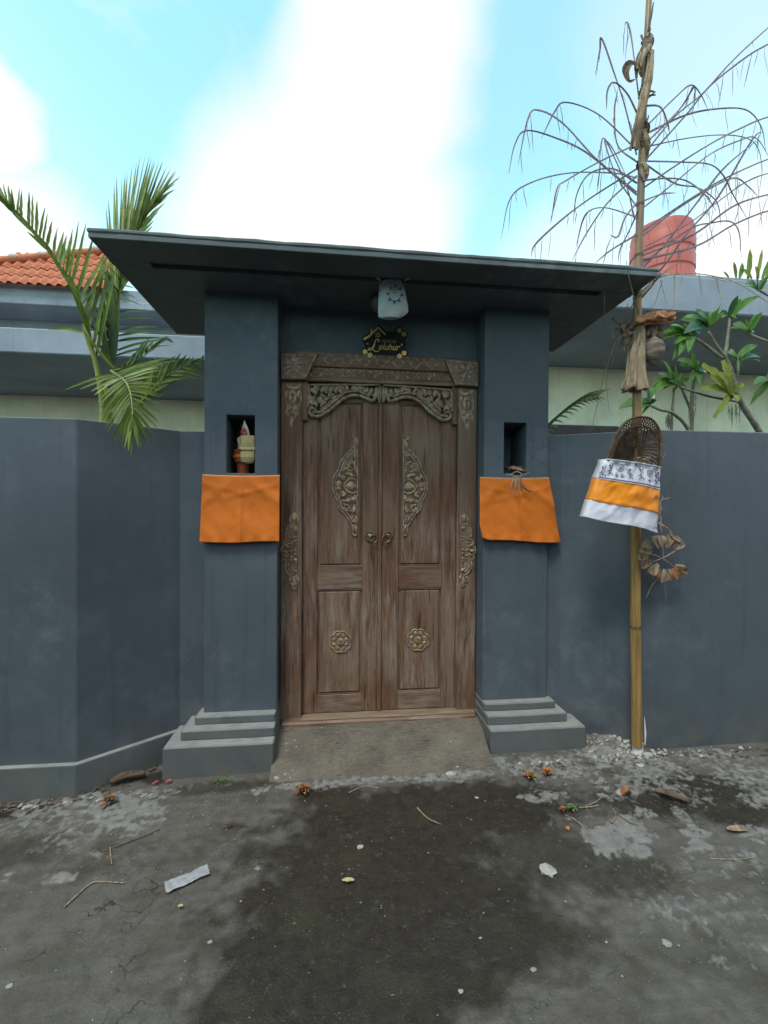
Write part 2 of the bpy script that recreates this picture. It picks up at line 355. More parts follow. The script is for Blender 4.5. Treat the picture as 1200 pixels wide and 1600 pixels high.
LEAFB = simple('waxy_leaf', [(.03, .085, .045), (.045, .12, .06), (.07, .15, .07)], 8, rough=.25, bump=.1, trans=.2)
FERN = simple('fern_leaf', [(.14, .2, .025), (.24, .3, .04), (.2, .16, .03)], 10, rough=.4, bump=.2, trans=.4)
BARK = simple('pale_bark', [(.10, .085, .065), (.2, .18, .14), (.27, .25, .2)], 24, rough=.85, bump=.5)
MOSS = simple('hanging_moss', [(.08, .085, .06), (.16, .16, .11)], 30, rough=.9, bump=0)
TILE = simple('clay_tile', [(.26, .075, .035), (.42, .13, .06), (.5, .19, .10)], 3.5, rough=.75, bump=.2)
MORTAR = simple('mortar', [(.35, .35, .34), (.55, .55, .53)], 10, rough=.9)
TANK = simple('red_plastic', [(.36, .075, .06), (.43, .105, .085)], 3, rough=.42, bump=.05)
BLACK = simple('black_acrylic', [(.004, .004, .005), (.006, .006, .007)], 6, spec=.2, rough=.5, bump=0)
GOLD = simple('gold_acrylic', [(.42, .27, .07), (.55, .38, .12)], 8, rough=.3, bump=0, metal=.35)
DIMGOLD = simple('dull_gold', [(.2, .15, .06), (.25, .19, .08)], 8, rough=.4, bump=0)
IRON = simple('aged_brass', [(.05, .04, .025), (.16, .12, .06), (.22, .17, .09)], 60, rough=.45, bump=.2, metal=.7)
PVC = simple('white_pvc', [(.6, .62, .65), (.75, .76, .78)], 9, rough=.4, bump=.05)
PLASTIC = simple('milky_plastic', [(.36, .39, .41), (.48, .51, .53)], 16, rough=.45, bump=.3, trans=.25)
PRINT = simple('grey_print', [(.04, .05, .06), (.07, .08, .09)], 40, rough=.6, bump=0)
DARK = simple('near_black', [(.012, .012, .014), (.03, .03, .032)], 6, rough=.6, bump=.1)
TERRA = simple('terracotta', [(.22, .05, .02), (.42, .10, .03)], 10, rough=.7)
PALELEAF = simple('pale_palm_leaf', [(.36, .29, .13), (.52, .44, .22)], 20, (6, 6, 1), .65, .3, trans=.1)
PINK = simple('petal', [(.3, .04, .05), (.45, .1, .1)], 20, rough=.6)
STONE = simple('pebble', [(.11, .105, .095), (.22, .21, .19), (.36, .345, .315)], 25, rough=.85, bump=.4)
CHIP = simple('pale_chip', [(.22, .215, .2), (.42, .41, .38)], 30, rough=.85, bump=.4)
SUCG = simple('succulent_green', [(.06, .16, .05), (.14, .26, .08)], 30, rough=.4)
SUCO = simple('succulent_orange', [(.22, .06, .02), (.42, .15, .05), (.36, .22, .09)], 30, rough=.55, bump=.2)
FILM = simple('clear_plastic_film', [(.24, .25, .26), (.36, .37, .39)], 12, rough=.2, bump=.6)

# ------------------------------------------------------------------ ground: one sheet to the horizon, fine where the picture looks
PALE = []      # (x, y, radius x, radius y, amount) of pale cement remnants lying on the road
def pale(px, py, rx, ry, a=1.0):
    c = on_ground(px, py); e = on_ground(px+rx, py); f = on_ground(px, py+ry); PALE.append((c.x, c.y, abs(e.x-c.x), abs(f.y-c.y), a))
for a in [(120,1262,90,22,.85), (190,1265,60,28,.95), (215,1290,30,12,.9), (60,1285,70,20,.5), (20,1300,50,14,.5), (105,1315,50,16,.6), (160,1335,30,8,.55), (90,1372,24,10,.8), (240,1240,50,12,.6),
          (8,1372,12,10,.9), (300,1230,60,8,.4), (560,1222,140,7,.9), (700,1212,70,9,1), (770,1190,30,12,.9), (860,1200,80,24,.75), (960,1185,50,24,.9), (1010,1195,50,30,.85), (1000,1225,70,24,.8), (850,1245,36,8,1.0),
          (1120,1190,70,14,.55), (1170,1215,60,26,.75), (1190,1250,40,18,.75), (1100,1180,60,10,.7), (1070,1245,50,20,.5), (950,1310,42,20,1.25), (985,1300,30,24,1.1), (995,1328,24,12,1.1), (1090,1300,18,12,1.25), (1092,1324,22,10,1.25),
          (1065,1275,8,16,1), (1005,1270,16,8,1), (1180,1300,30,14,.8), (1140,1345,80,30,.5), (1120,1420,110,40,.45), (1180,1480,50,40,.4), (1130,1505,16,14,.8), (880,1280,36,26,.35), (1050,1360,60,20,.4)]: pale(*a)
DARKS = []
def darkb(px, py, rx, ry, a=1.0):
    c = on_ground(px, py); e = on_ground(px+rx, py); f = on_ground(px, py+ry); DARKS.append((c.x, c.y, abs(e.x-c.x), abs(f.y-c.y), a))
for a in [(600,1400,230,70,1), (680,1270,220,50,1), (600,1330,200,60,.8), (820,1280,80,60,.6), (560,1450,190,80,1), (480,1540,160,90,1), (620,1540,190,80,.85), (770,1460,150,80,.75), (850,1340,120,50,.6), (1060,1240,130,34,.9), (1160,1270,70,22,.9), (980,1370,90,30,.6), (40,1330,60,24,.55), (30,1268,60,10,.9),
          (330,1232,90,10,.6), (250,1215,20,10,.9), (520,1245,60,16,.8), (250,1340,170,26,.25), (700,1400,220,40,.45)]: darkb(*a)
def blob(lst, x, y, wob):
    v = 0
    for cx, cy, rx, ry, a in lst:
        dx = (x-cx)/(rx*1.25); dy = (y-cy)/(ry*1.25)
        if abs(dx) > 1.7 or abs(dy) > 1.7: continue
        d = math.sqrt(dx*dx+dy*dy)+wob; v = max(v, a*max(0, min(1, (1.15-d)/.55)))
    return v
def axis(lo, hi, st, far):
    n = int((hi-lo)/st); a = [lo+st*i for i in range(n+1)]; s_ = st; x = a[-1]
    up = []
    while x < far: s_ *= 1.5; x += s_; up.append(x)
    s_ = st; x = lo; dn = []
    while x > -far: s_ *= 1.5; x -= s_; dn.append(x)
    return dn[::-1]+a+up
XS, YS = axis(-1.95, 2.95, .0105, 400), axis(1.0, 2.8, .0105, 400)
vs = []; pa = []; da = []
for y in YS:
    for x in XS:
        z = gz(x); p_ = d_ = 0
        if -3 < x < 4 and .3 < y < 3.2:
            q = Vector((x, y, 0)); w1 = noise.noise(q*9)*.34+noise.noise(q*23)*.24; w2 = noise.noise(q*52)
            p_ = blob(PALE, x, y, w1*1.5+w2*.3); d_ = blob(DARKS, x, y, w1*.8)
            brk = noise.noise(q*34+Vector((5, 1, 0)))*.6+noise.noise(q*75)*.4
            p_ = p_*max(0, min(1, .8+brk*1.5)) if p_ < 1.05 else min(1, p_)
            z += noise.noise(q*2.3)*.006+noise.noise(q*14)*.0022+w2*.0012+min(1, p_)*.006*(1+brk)
            # rubble banked against the right-hand wall and round the pole foot
            bx, by = (x-1.76)/.24, (y-2.62)/.2; bk = max(0, 1-math.sqrt(bx*bx+by*by)); z += bk*.05*(1+brk*.8); p_ = max(p_, min(1, bk*1.2*(.8+brk)))
        vs.append((x, y, z)); pa.append(max(0, min(1, p_))); da.append(d_)
nx = len(XS)
me = bpy.data.meshes.new('ground'); me.from_pydata(vs, [], [(j*nx+i, j*nx+i+1, (j+1)*nx+i+1, (j+1)*nx+i) for j in range(len(YS)-1) for i in range(nx-1)])
me.polygons.foreach_set('use_smooth', [True]*len(me.polygons))
for nme, arr in (('pale', pa), ('soil', da)):
    at_ = me.attributes.new(nme, 'FLOAT', 'POINT'); at_.data.foreach_set('value', arr)
m, nt, b = new_mat('old_road_concrete'); g = G(nt); p = g.pos()
pv = g.attr('pale').outputs['Fac']; dv = g.attr('soil').outputs['Fac']
n1 = g.noise(p, 3, 6, .6); n2 = g.noise(p, 22, 7, .65); n3 = g.noise(p, 110, 4, .6); strk = g.noise(g.pos((.8, 9, 1)), 2.4, 5, .6)
c = g.mix(g.rng(n1, .3, .7), (.078, .069, .057), (.114, .103, .089))
c = g.mix(g.math('MULTIPLY', g.rng(strk, .42, .7), .5), c, (.14, .136, .128))
c = g.mix(g.math('MULTIPLY', g.rng(n2, .42, .66), .5), c, (.045, .042, .037))
dm = g.rng(g.math('ADD', dv, g.math('MULTIPLY', g.math('SUBTRACT', n2, .5), .7)), .15, .75)
c = g.mix(g.math('MULTIPLY', dm, .94), c, g.mix(g.rng(n2, .35, .65), (.014, .0105, .007), (.031, .025, .018)))
mossm = g.math('MULTIPLY', g.rng(g.noise(p, 4.2, 5), .52, .68), .6); c = g.mix(mossm, c, (.04, .037, .02))
lump = g.rng(g.noise(p, 46, 4, .5), .62, .74); c = g.mix(g.math('MULTIPLY', lump, .16), c, (.22, .215, .20))
spv = g.voro(p, 95); sp1 = g.rng(spv.outputs['Distance'], .14, .2, 1, 0); sp1 = g.math('MULTIPLY', sp1, g.rng(g.noise(p, 12, 3), .5, .6)); c = g.mix(g.math('MULTIPLY', sp1, .4), c, (.26, .245, .22))
spv = g.voro(p, 42); sp2 = g.rng(spv.outputs['Distance'], .1, .16, 1, 0); sp2 = g.math('MULTIPLY', sp2, g.rng(g.noise(p, 6, 3), .56, .62)); c = g.mix(g.math('MULTIPLY', sp2, .4), c, (.28, .265, .24))
pm = g.rng(g.math('ADD', pv, g.math('MULTIPLY', g.math('SUBTRACT', n2, .5), 1.5)), .3, .72)
c = g.mix(g.math('MULTIPLY', pm, .68), c, g.mix(g.rng(n2, .3, .7), (.14, .138, .128), (.31, .305, .29)))
wv_ = g.n('ShaderNodeVectorMath', operation='ADD'); nn_ = g.n('ShaderNodeTexNoise'); g.l(p, nn_.inputs['Vector']); nn_.inputs['Scale'].default_value = 4; nn_.inputs['Detail'].default_value = 5; g.l(p, wv_.inputs[0]); g.l(nn_.outputs['Color'], wv_.inputs[1])
crk = g.voro(wv_.outputs[0], 1.9, 'DISTANCE_TO_EDGE'); ck = g.math('MULTIPLY', g.rng(crk.outputs['Distance'], .004, .012, 1, 0), g.rng(g.noise(p, 2.1, 2), .52, .58)); c = g.mix(g.math('MULTIPLY', ck, .8), c, (.02, .017, .014))
g.l(c, b.inputs['Base Color'])
g.l(g.math('SUBTRACT', g.rng(n1, .3, .7, .82, .62), g.math('MULTIPLY', dm, .14)), b.inputs['Roughness']); b.inputs['Specular IOR Level'].default_value = .3
h = g.math('ADD', g.math('ADD', g.math('MULTIPLY', n2, .6), g.math('MULTIPLY', n3, .35)), g.math('ADD', g.math('MULTIPLY', sp1, .25), g.math('MULTIPLY', sp2, .35)))
g.bump(h, b, .8, .012)
me.materials.append(m); ground = bpy.data.objects.new('ground', me); COL.objects.link(ground); tag(ground, kind='structure')

# ------------------------------------------------------------------ the gateway
YP, L1, L2, R1, R2, YD = 2.71, -.784, -.357, .943, 1.374, 2.835
ZR, ZR2, E1, E2, YR, YRB = 2.7926, 2.829, -1.195, 1.777, 2.2425, 3.424
WALLC = 2.78
gate = thing('gateway', (.293, 2.9, 0), 'grey gateway with two niched pillars and a flat overhanging concrete roof', 'gateway')
def pillar(x0, x1, n0, n1, nb, nt_):
    """box with a real recess in its front"""
    y0, y1, z0, z1, d = YP, 3.16, .1, ZR+.002, .26
    A = [(x0, z0), (n0, z0), (n1, z0), (x1, z0)]; mb = MB(); xs = [x0, n0, n1, x1]; zs = [z0, nb, nt_, z1]
    for i in range(3):
        for k in range(3):
            if i == 1 and k == 1: continue
            mb.add([(xs[i], y0, zs[k]), (xs[i+1], y0, zs[k]), (xs[i+1], y0, zs[k+1]), (xs[i], y0, zs[k+1])], [(0, 1, 2, 3)])
    f = [(n0, y0, nb), (n1, y0, nb), (n1, y0, nt_), (n0, y0, nt_)]; bk = [(a, y0+d, c) for a, _, c in f]
    mb.add(f+bk, [(0, 1, 5, 4), (1, 2, 6, 5), (2, 3, 7, 6), (3, 0, 4, 7), (4, 5, 6, 7)])
    mb.add([(x0, y0, z0), (x0, y1, z0), (x0, y1, z1), (x0, y0, z1)], [(0, 1, 2, 3)]); mb.add([(x1, y0, z0), (x1, y1, z0), (x1, y1, z1), (x1, y0, z1)], [(0, 1, 2, 3)])
    mb.add([(x0, y1, z0), (x1, y1, z0), (x1, y1, z1), (x0, y1, z1)], [(0, 1, 2, 3)])
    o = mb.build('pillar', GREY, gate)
    bm = bmesh.new(); bm.from_mesh(o.data); bmesh.ops.remove_doubles(bm, verts=bm.verts, dist=1e-5); bmesh.ops.recalc_face_normals(bm, faces=bm.faces); bm.to_mesh(o.data); bm.free()
    bv = o.modifiers.new('soft_edges', 'BEVEL'); bv.width = .005; bv.segments = 2; bv.limit_method = 'ANGLE'
    return o
pl = pillar(L1, L2, -.657, -.491, 1.704, 2.055); pr = pillar(R1, R2, 1.076, 1.226, 1.72, 2.056)
for par, xi, xo, s in ((pl, L2, L1, -1), (pr, R1, R2, 1)):
    for dx, yf, z0, z1 in ((.171, 2.525, -.12, .157), (.098 if s < 0 else .085, 2.592, .155, .214), (.038, 2.655, .212, .262)):
        inset = .003*(1 if z0 < .1 else 2 if z0 < .2 else 3)
        mb = MB(); xa, xb = xi-s*(-inset)*1, xo+s*dx
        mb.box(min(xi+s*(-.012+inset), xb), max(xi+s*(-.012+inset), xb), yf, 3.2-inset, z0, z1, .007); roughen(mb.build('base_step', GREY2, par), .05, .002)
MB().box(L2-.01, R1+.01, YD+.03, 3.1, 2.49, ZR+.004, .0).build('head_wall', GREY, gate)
# roof slab with the drip groove cut along its underside near the front
G0, G1, GX0, GX1 = 2.44, 2.495, -.99, 1.57
mb = MB(); mb.box(E1, E2, YR, YRB, ZR+.026, ZR2+.012, .006)
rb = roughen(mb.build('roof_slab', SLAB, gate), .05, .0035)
mb = MB(); zt = ZR+.0265
for a in ((E1+.004, E2-.004, YR+.004, G0, ZR, zt), (E1+.004, E2-.004, G1, YRB-.004, ZR, zt)): mb.box(*a, .003)
mb.box(E1+.004, GX0, G0, G1, ZR, zt, 0); mb.box(GX1, E2-.004, G0, G1, ZR, zt, 0)
mb.build('soffit', SLAB, rb)

# ------------------------------------------------------------------ ramp
mb = MB(); nxr, nyr = 90, 44; vs = []; fs = []
for j in range(nyr+1):
    for i in range(nxr+1):
        u, v = i/nxr, j/nyr; x = -.36+u*(1.31-.05*(1-v)); yf = 2.425-.075*min(1, u*2.2)+.026*noise.noise(Vector((u*9, 2, 0)))+.022*noise.noise(Vector((u*31, 4, 0)))+.03*max(0, u-.8)
        if u > .93: x += .0
        y = yf+(2.80-yf)*v; z = gz(x)*(1-v)-.012*(1-v)**3+.004+(.122)*min(1, v*1.0)**.9
        z += .0016*noise.noise(Vector((x*5, y*70, 0)))+.002*noise.noise(Vector((x*20, y*20, 3)))
        vs.append((x, y, z))
for j in range(nyr):
    for i in range(nxr): fs.append((j*(nxr+1)+i, j*(nxr+1)+i+1, (j+1)*(nxr+1)+i+1, (j+1)*(nxr+1)+i))
fr = [vs[i] for i in range(nxr+1)]; base = len(vs); vs += [(x, y-.006, z-.05) for x, y, z in fr]
for i in range(nxr): fs.append((i, i+1, base+i+1, base+i))
mb.add(vs, fs)
m, nt, b = new_mat('brushed_concrete'); g = G(nt); p = g.pos(); br = g.noise(g.pos((11, 60, 1)), 2.2, 6, .7); n1 = g.noise(p, 5, 6); n2 = g.noise(p, 40, 6)
c = g.mix(g.rng(n1, .3, .7), (.085, .070, .052), (.165, .143, .112)); c = g.mix(g.math('MULTIPLY', g.rng(br, .5, .72), .5), c, (.24, .215, .18))
sc1 = g.math('MULTIPLY', g.rng(br, .34, .46, 1, 0), g.rng(g.noise(p, 4.5, 3), .42, .58)); c = g.mix(sc1, c, (.03, .025, .02))
c = g.mix(g.math('MULTIPLY', g.rng(n2, .5, .68), .5), c, (.07, .06, .048)); sv = g.voro(p, 30); sm = g.math('MULTIPLY', g.rng(sv.outputs['Distance'], .08, .13, 1, 0), g.rng(g.noise(p, 7, 2), .56, .6)); c = g.mix(sm, c, (.55, .54, .5))
g.l(c, b.inputs['Base Color']); b.inputs['Roughness'].default_value = .8; g.bump(g.math('ADD', br, g.math('MULTIPLY', n2, .4)), b, .9, .01)
tag(mb.build('threshold_ramp', m, None, True), kind='structure')

# ------------------------------------------------------------------ boundary walls
def wall(name, plan, top, label, plinth=None):
    t = thing(name, (plan[0][0], plan[0][1], 0), label, 'wall')
    def sweep(off, z0, z1, mat, nm, flare=0):
        n = len(plan); P = [Vector((x, y)) for x, y in plan]; ln = []
        for i in range(n):
            ds = []
            if i > 0: ds.append((P[i]-P[i-1]).normalized())
            if i < n-1: ds.append((P[i+1]-P[i]).normalized())
            ns = [Vector((d.y, -d.x)) for d in ds]; nn = sum(ns, Vector((0, 0))).normalized(); ln.append(nn/max(.5, nn.dot(ns[0])))
        vs = []; fs = []
        for i in range(n):
            a, bq = P[i]+ln[i]*off, P[i]-ln[i]*.14; a0 = P[i]+ln[i]*(off+flare)
            vs += [(a0.x, a0.y, z0), (a.x, a.y, z1), (bq.x, bq.y, z1), (bq.x, bq.y, z0)]
        for i in range(n-1):
            for k in range(4): fs.append((i*4+k, i*4+(k+1) % 4, (i+1)*4+(k+1) % 4, (i+1)*4+k))
        fs += [(0, 1, 2, 3), tuple((n-1)*4+k for k in (3, 2, 1, 0))]
        o = MB().add(vs, fs).build(nm, mat, t); bv = o.modifiers.new('soft_edges', 'BEVEL'); bv.width = .007; bv.segments = 2; bv.limit_method = 'ANGLE'; return o
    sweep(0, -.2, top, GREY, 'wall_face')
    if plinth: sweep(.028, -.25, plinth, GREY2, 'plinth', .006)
    return t
wall('boundary_wall', [(-9, 2.52), (-1.362, 2.462), (-.945, WALLC), (L1+.01, WALLC)], 1.963, 'dark grey wall with a low plinth, left of the gateway', .142)
wall('boundary_wall', [(R2-.01, 2.735), (1.475, 2.72), (1.90, 2.50), (1.968, 2.462), (9, 2.40)], 1.988, 'plain dark grey wall behind the bamboo pole, right of the gateway')

# ------------------------------------------------------------------ the carved double door
CX = .2925; YL = 2.872
door = thing('wooden_door', (CX, YD, .12), 'weathered brown carved wooden double door with gilded ornaments and pierced arch', 'door')
def xz(px, py, Y): p = at(px, py, Y); return (p.x, p.z)
class Relief(MB):
    """relief drawn in photo pixels on a plane facing the camera, optionally mirrored about the middle of the door"""
    def __init__(s, Y, mirror=False, zf=None): super().__init__(); s.Y = Y; s.m = mirror; s.zf = zf or (lambda x, y: (x, y))
    def P(s, x, y, dy=0):
        a = xz(*s.zf(x, y), s.Y); X = 2*CX-a[0] if s.m else a[0]; return Vector((X, s.Y+dy, a[1]))
    def line(s, pts, r, n=6, taper=False, close=False, dy=0, q=6):
        pp = [Vector((a, b, 0)) for a, b in pts]
        if close: pp.append(pp[0])
        c = cr(pp, q); k = len(c)
        r *= 1.25; rr = [r*(1 if not taper else (.35+.65*math.sin(math.pi*(i+.5)/k))) for i in range(k)]
        s.tube([s.P(v.x, v.y, dy) for v in c], rr, n, ((0, 1, 0), .75)); return s
    def spiral(s, x, y, r, turns=1.6, a0=0, cw=1, th=.005, tail=None, dy=0):
        pts = []; k = 26; th *= 1.2
        for i in range(k+1):
            t = i/k; a = a0+cw*2*math.pi*turns*t; q = r*(.12+.88*(1-t)); pts.append(s.P(x+q*math.cos(a), y+q*math.sin(a), dy))
        if tail:
            pre = [s.P(*tt, dy) for tt in tail]; pts = pre+pts
            pts = cr(pts, 3)
        s.tube(pts, [th*(.5+.5*min(1, 3*(1-i/len(pts)))) for i in range(len(pts))], 6, ((0, 1, 0), .75)); return s
    def bump(s, x, y, rx, ry, d=.008, ang=0):
        c = s.P(x, y); e = s.P(x+rx, y); f = s.P(x, y+ry); a = -ang if s.m else ang
        s.ball(c, abs(e.x-c.x), d, abs(f.z-c.z), 12, 6, Matrix.Rotation(-a, 3, 'Y')); return s
    def blade(s, x0, y0, x1, y1, w, bend=.2, d=.008, dy=0):
        """pointed leaf from root to tip with a swollen belly"""
        a, b_ = Vector((x0, y0)), Vector((x1, y1)); t = b_-a; nrm = Vector((-t.y, t.x)); k = 7; pts = []; rr = []
        sc = abs(s.P(x0+10, y0).x-s.P(x0, y0).x)/10
        for i in range(k+1):
            u = i/k; q = a+t*u+nrm*bend*math.sin(math.pi*u); pts.append(s.P(q.x, q.y, dy)); rr.append(max(.0008, w*sc*.5*math.sin(math.pi*min(.97, .1+.9*u))**.8))
        s.tube(pts, rr, 8, ((0, 1, 0), d/max(rr))); return s
    def plate(s, pts, d):
        poly = [s.P(*q) for q in pts]; s.prism([(v.x, v.z) for v in poly], s.Y-d, s.Y+.004); return s

# posts
for mi in (0, 1):
    x0, x1 = (L2+.004, -.217) if not mi else (.806, R1-.004)
    mb = MB(); mb.box(x0, x1, YD, 2.98, .125, 2.345, .006)
    xb = (x1-.012, x1+.0) if not mi else (x0, x0+.012)
    post = mb.build('door_post', WOODV, door)
    # top ornament of the post
    z1 = zoom(430, 540, 6.667); r = Relief(YD-.001, mi == 1, z1)
    r.blade(120, 405, 262, 405, 40, .28, .007); r.line([(120, 400), (140, 440), (190, 455), (240, 440), (262, 400)], .0035); r.line([(110, 405), (190, 400), (270, 405)], .003)
    for q in ((190, 470, 150, 520), (190, 470, 230, 520), (165, 520, 165, 580), (215, 520, 215, 580), (120, 470, 125, 540), (255, 470, 250, 540)): r.blade(*q, 34, .2, .006)
    r.line([(120, 470), (105, 560), (130, 640), (110, 690), (150, 740), (165, 840)], .0035, taper=True); r.line([(258, 470), (270, 560), (240, 640), (235, 700), (200, 750), (165, 840)], .0035, taper=True)
    r.spiral(140, 640, 26, 1.5, 0, 1, .004); r.spiral(210, 640, 26, 1.5, 3, -1, .004); r.blade(175, 740, 165, 845, 40, .05, .008); r.bump(172, 690, 30, 30, .007)
    r.spiral(130, 700, 24, 1.3, 0, 1, .004); r.spiral(215, 700, 24, 1.3, 3, -1, .004); r.bump(190, 590, 18, 18, .006)
    r.build('ornament', GILT, post, True)
    # ornament at mid height
    z4 = zoom(430, 780, 10); r = Relief(YD-.0055, mi == 1, z4)
    pq = Relief(YD-.001, mi == 1, z4); pq.plate([(300,205),(340,250),(360,300),(355,1200),(365,1280),(305,1400),(225,1300),(215,1210),(160,1100),(160,980),(120,930),(90,820),(120,720),(140,640),(165,600),(165,480),(200,400),(225,330),(260,240)], .004); pq.build('ornament_ground', WOODV, post)
    r.line([(300, 210), (350, 290), (355, 360)], .0035); r.line([(300, 210), (235, 285), (225, 360)], .0035); r.blade(300, 360, 298, 215, 70, 0, .01)
    r.line([(355, 400), (280, 385), (200, 430), (165, 520), (175, 620)], .004); r.line([(230, 620), (200, 540), (230, 450), (300, 420)], .0035); r.spiral(315, 455, 42, 1.7, 3.1, 1, .004)
    r.line([(170, 640), (230, 640), (290, 600), (355, 590)], .004); r.line([(175, 690), (240, 690), (290, 660), (350, 640)], .004)
    r.line([(165, 640), (130, 680), (140, 720), (100, 770), (95, 840), (140, 880), (120, 920), (155, 970)], .004)
    r.blade(100, 815, 210, 815, 70, .1, .011); r.blade(150, 700, 230, 760, 40, .1, .009); r.blade(150, 920, 225, 870, 40, -.1, .009)
    for q in ((240, 810, 16), (315, 805, 18), (315, 860, 16), (250, 900, 18), (250, 950, 14), (315, 950, 22), (320, 985, 14), (205, 800, 12)): r.bump(q[0], q[1], q[2]*1.2, q[2]*1.2, .011)
    r.line([(155, 990), (165, 1110), (230, 1190), (300, 1215), (350, 1180)], .004); r.line([(210, 1000), (200, 1080), (250, 1150), (310, 1165)], .004); r.line([(280, 1040), (270, 1100), (300, 1140)], .0035); r.bump(312, 1130, 30, 26, .012)
    r.blade(290, 1215, 300, 1395, 60, 0, .008); r.blade(270, 1215, 230, 1320, 42, .1, .007); r.blade(330, 1215, 362, 1320, 42, -.1, .007)
    r.line([(225, 1215), (220, 1310), (260, 1320), (270, 1380), (305, 1400), (335, 1370), (340, 1310), (365, 1300), (345, 1200)], .003)
    r.build('ornament', GILT, post, True)
# sill
mb = MB(); mb.box(L2+.012, R1-.012, 2.775, 2.93, .085, .142, .012); mb.build('sill', WOODH, door)
SILL_T = simple('bare_wood', [(.12, .08, .05), (.2, .145, .095), (.27, .215, .155)], 4, (1, 14, 14), .65, .2)
MB().box(-.215, R1-.016, 2.79, 2.875, .1425, .150, .002).build('sill_board', SILL_T, door)
# header bands, rail
za = lambda py: at(593, py, YD).z
MB().box(L2+.004, R1-.004, 2.852, 3.0, 2.32, 2.497, .004).build('header_backing', WOODH, door)
hb = MB(); hb.box(-.25, .835, 2.825, 2.853, za(576)-.004, 2.496, .004); hb = hb.build('header_band', WOODH, door)
hz = MB(); hz.box(-.25, .835, 2.838, 2.853, 2.336, za(576)-.006, .002); hz = hz.build('zigzag_band', WOODH, door)
rl = MB(); rl.box(-.217, .806, 2.832, 2.9, 2.312, 2.335, .004); rl.build('header_rail', WOODH, door)
w = MB(); zb0, zb1 = za(576)+.004, 2.488; n = 9; wl = 1.0/n
for i in range(n):
    xa = -.21+i*wl; P = []
    for k in range(17):
        t = k/16; a = 2*math.pi*t; P.append((xa+wl*t, 2.824, zb0+.028+.022*math.cos(a)*(1 if True else 0)+.004*math.sin(3*a)))
    w.tube(P, .0042, 6, ((0, 1, 0), .8))
    w.tube([(xa+wl*.5+q*.5, 2.824, zb0+.045+.03*abs(math.cos(q*40))) for q in [x/100-.03 for x in range(0, 7)]], .003, 5)
    sp = [(xa+wl*.03+.016*(1-k/14)*math.cos(k*.75), 2.824, zb1-.016+.014*(1-k/14)*math.sin(k*.75)) for k in range(15)]; w.tube(sp, .003, 5)
    for sx in (-1, 1): w.tube([(xa+wl*.5+sx*.012, 2.824, zb0+.01), (xa+wl*.5+sx*.03, 2.824, zb0+.03), (xa+wl*.5+sx*.022, 2.824, zb0+.06)], [.004, .006, .002], 6, ((0, 1, 0), .7))
w.build('wave_relief', CARVE, hb, True)
w = MB(); z0, z1 = 2.342, za(576)-.012; n = 15; st = 1.06/n
for i in range(n):
    xa = -.24+i*st
    for dz, rr in ((0, .0042), (-.018, .003)):
        lo = max(z0, z0+0); w.tube([(xa, 2.837, z1+dz*.3), (xa+st/2, 2.837, max(z0, z0-dz*.2)), (xa+st, 2.837, z1+dz*.3)], rr, 5)
    w.ball((xa, 2.837, z0+.016), .012, .004, .014, 8, 4); w.ball((xa+st/2, 2.837, z1-.012), .01, .004, .01, 8, 4)
w.build('zigzag_relief', CARVE, hz, True)
for mi in (0, 1):
    r = Relief(2.80, mi == 1, zoom(430, 540, 6.667)); cb = MB(); Q = [r.P(*q) for q in ((62, 84), (447, 84), (322, 348), (62, 348))]
    if mi: Q = Q[::-1]
    cb.prism([(v.x, v.z) for v in Q], 2.80, 2.86); cb = cb.build('corner_block', WOODV, door)
    r = Relief(2.799, mi == 1, zoom(430, 540, 6.667)); q = (175, 190)
    for e in ((150, 110), (200, 115), (90, 130), (270, 125), (75, 180), (330, 140), (330, 200), (290, 250), (80, 250), (250, 300)): r.blade(q[0]+(e[0]-q[0])*.12, q[1]+(e[1]-q[1])*.12, e[0], e[1], 36, random.uniform(-.12, .12), .008)
    for sx, sy, a in ((120, 280, 0), (230, 240, 2), (300, 290, 1), (110, 150, 4), (320, 165, 3)): r.spiral(sx, sy, 26, 1.4, a, 1, .0035)
    r.line([(90, 320), (150, 260), (190, 250), (250, 300), (260, 320)], .0045); r.line([(75, 330), (310, 332)], .004); r.line([(80, 100), (420, 100)], .004); r.line([(420, 105), (312, 330)], .004); r.line([(170, 260), (175, 200), (165, 120)], .004)
    r.build('relief', CARVE, cb, True)
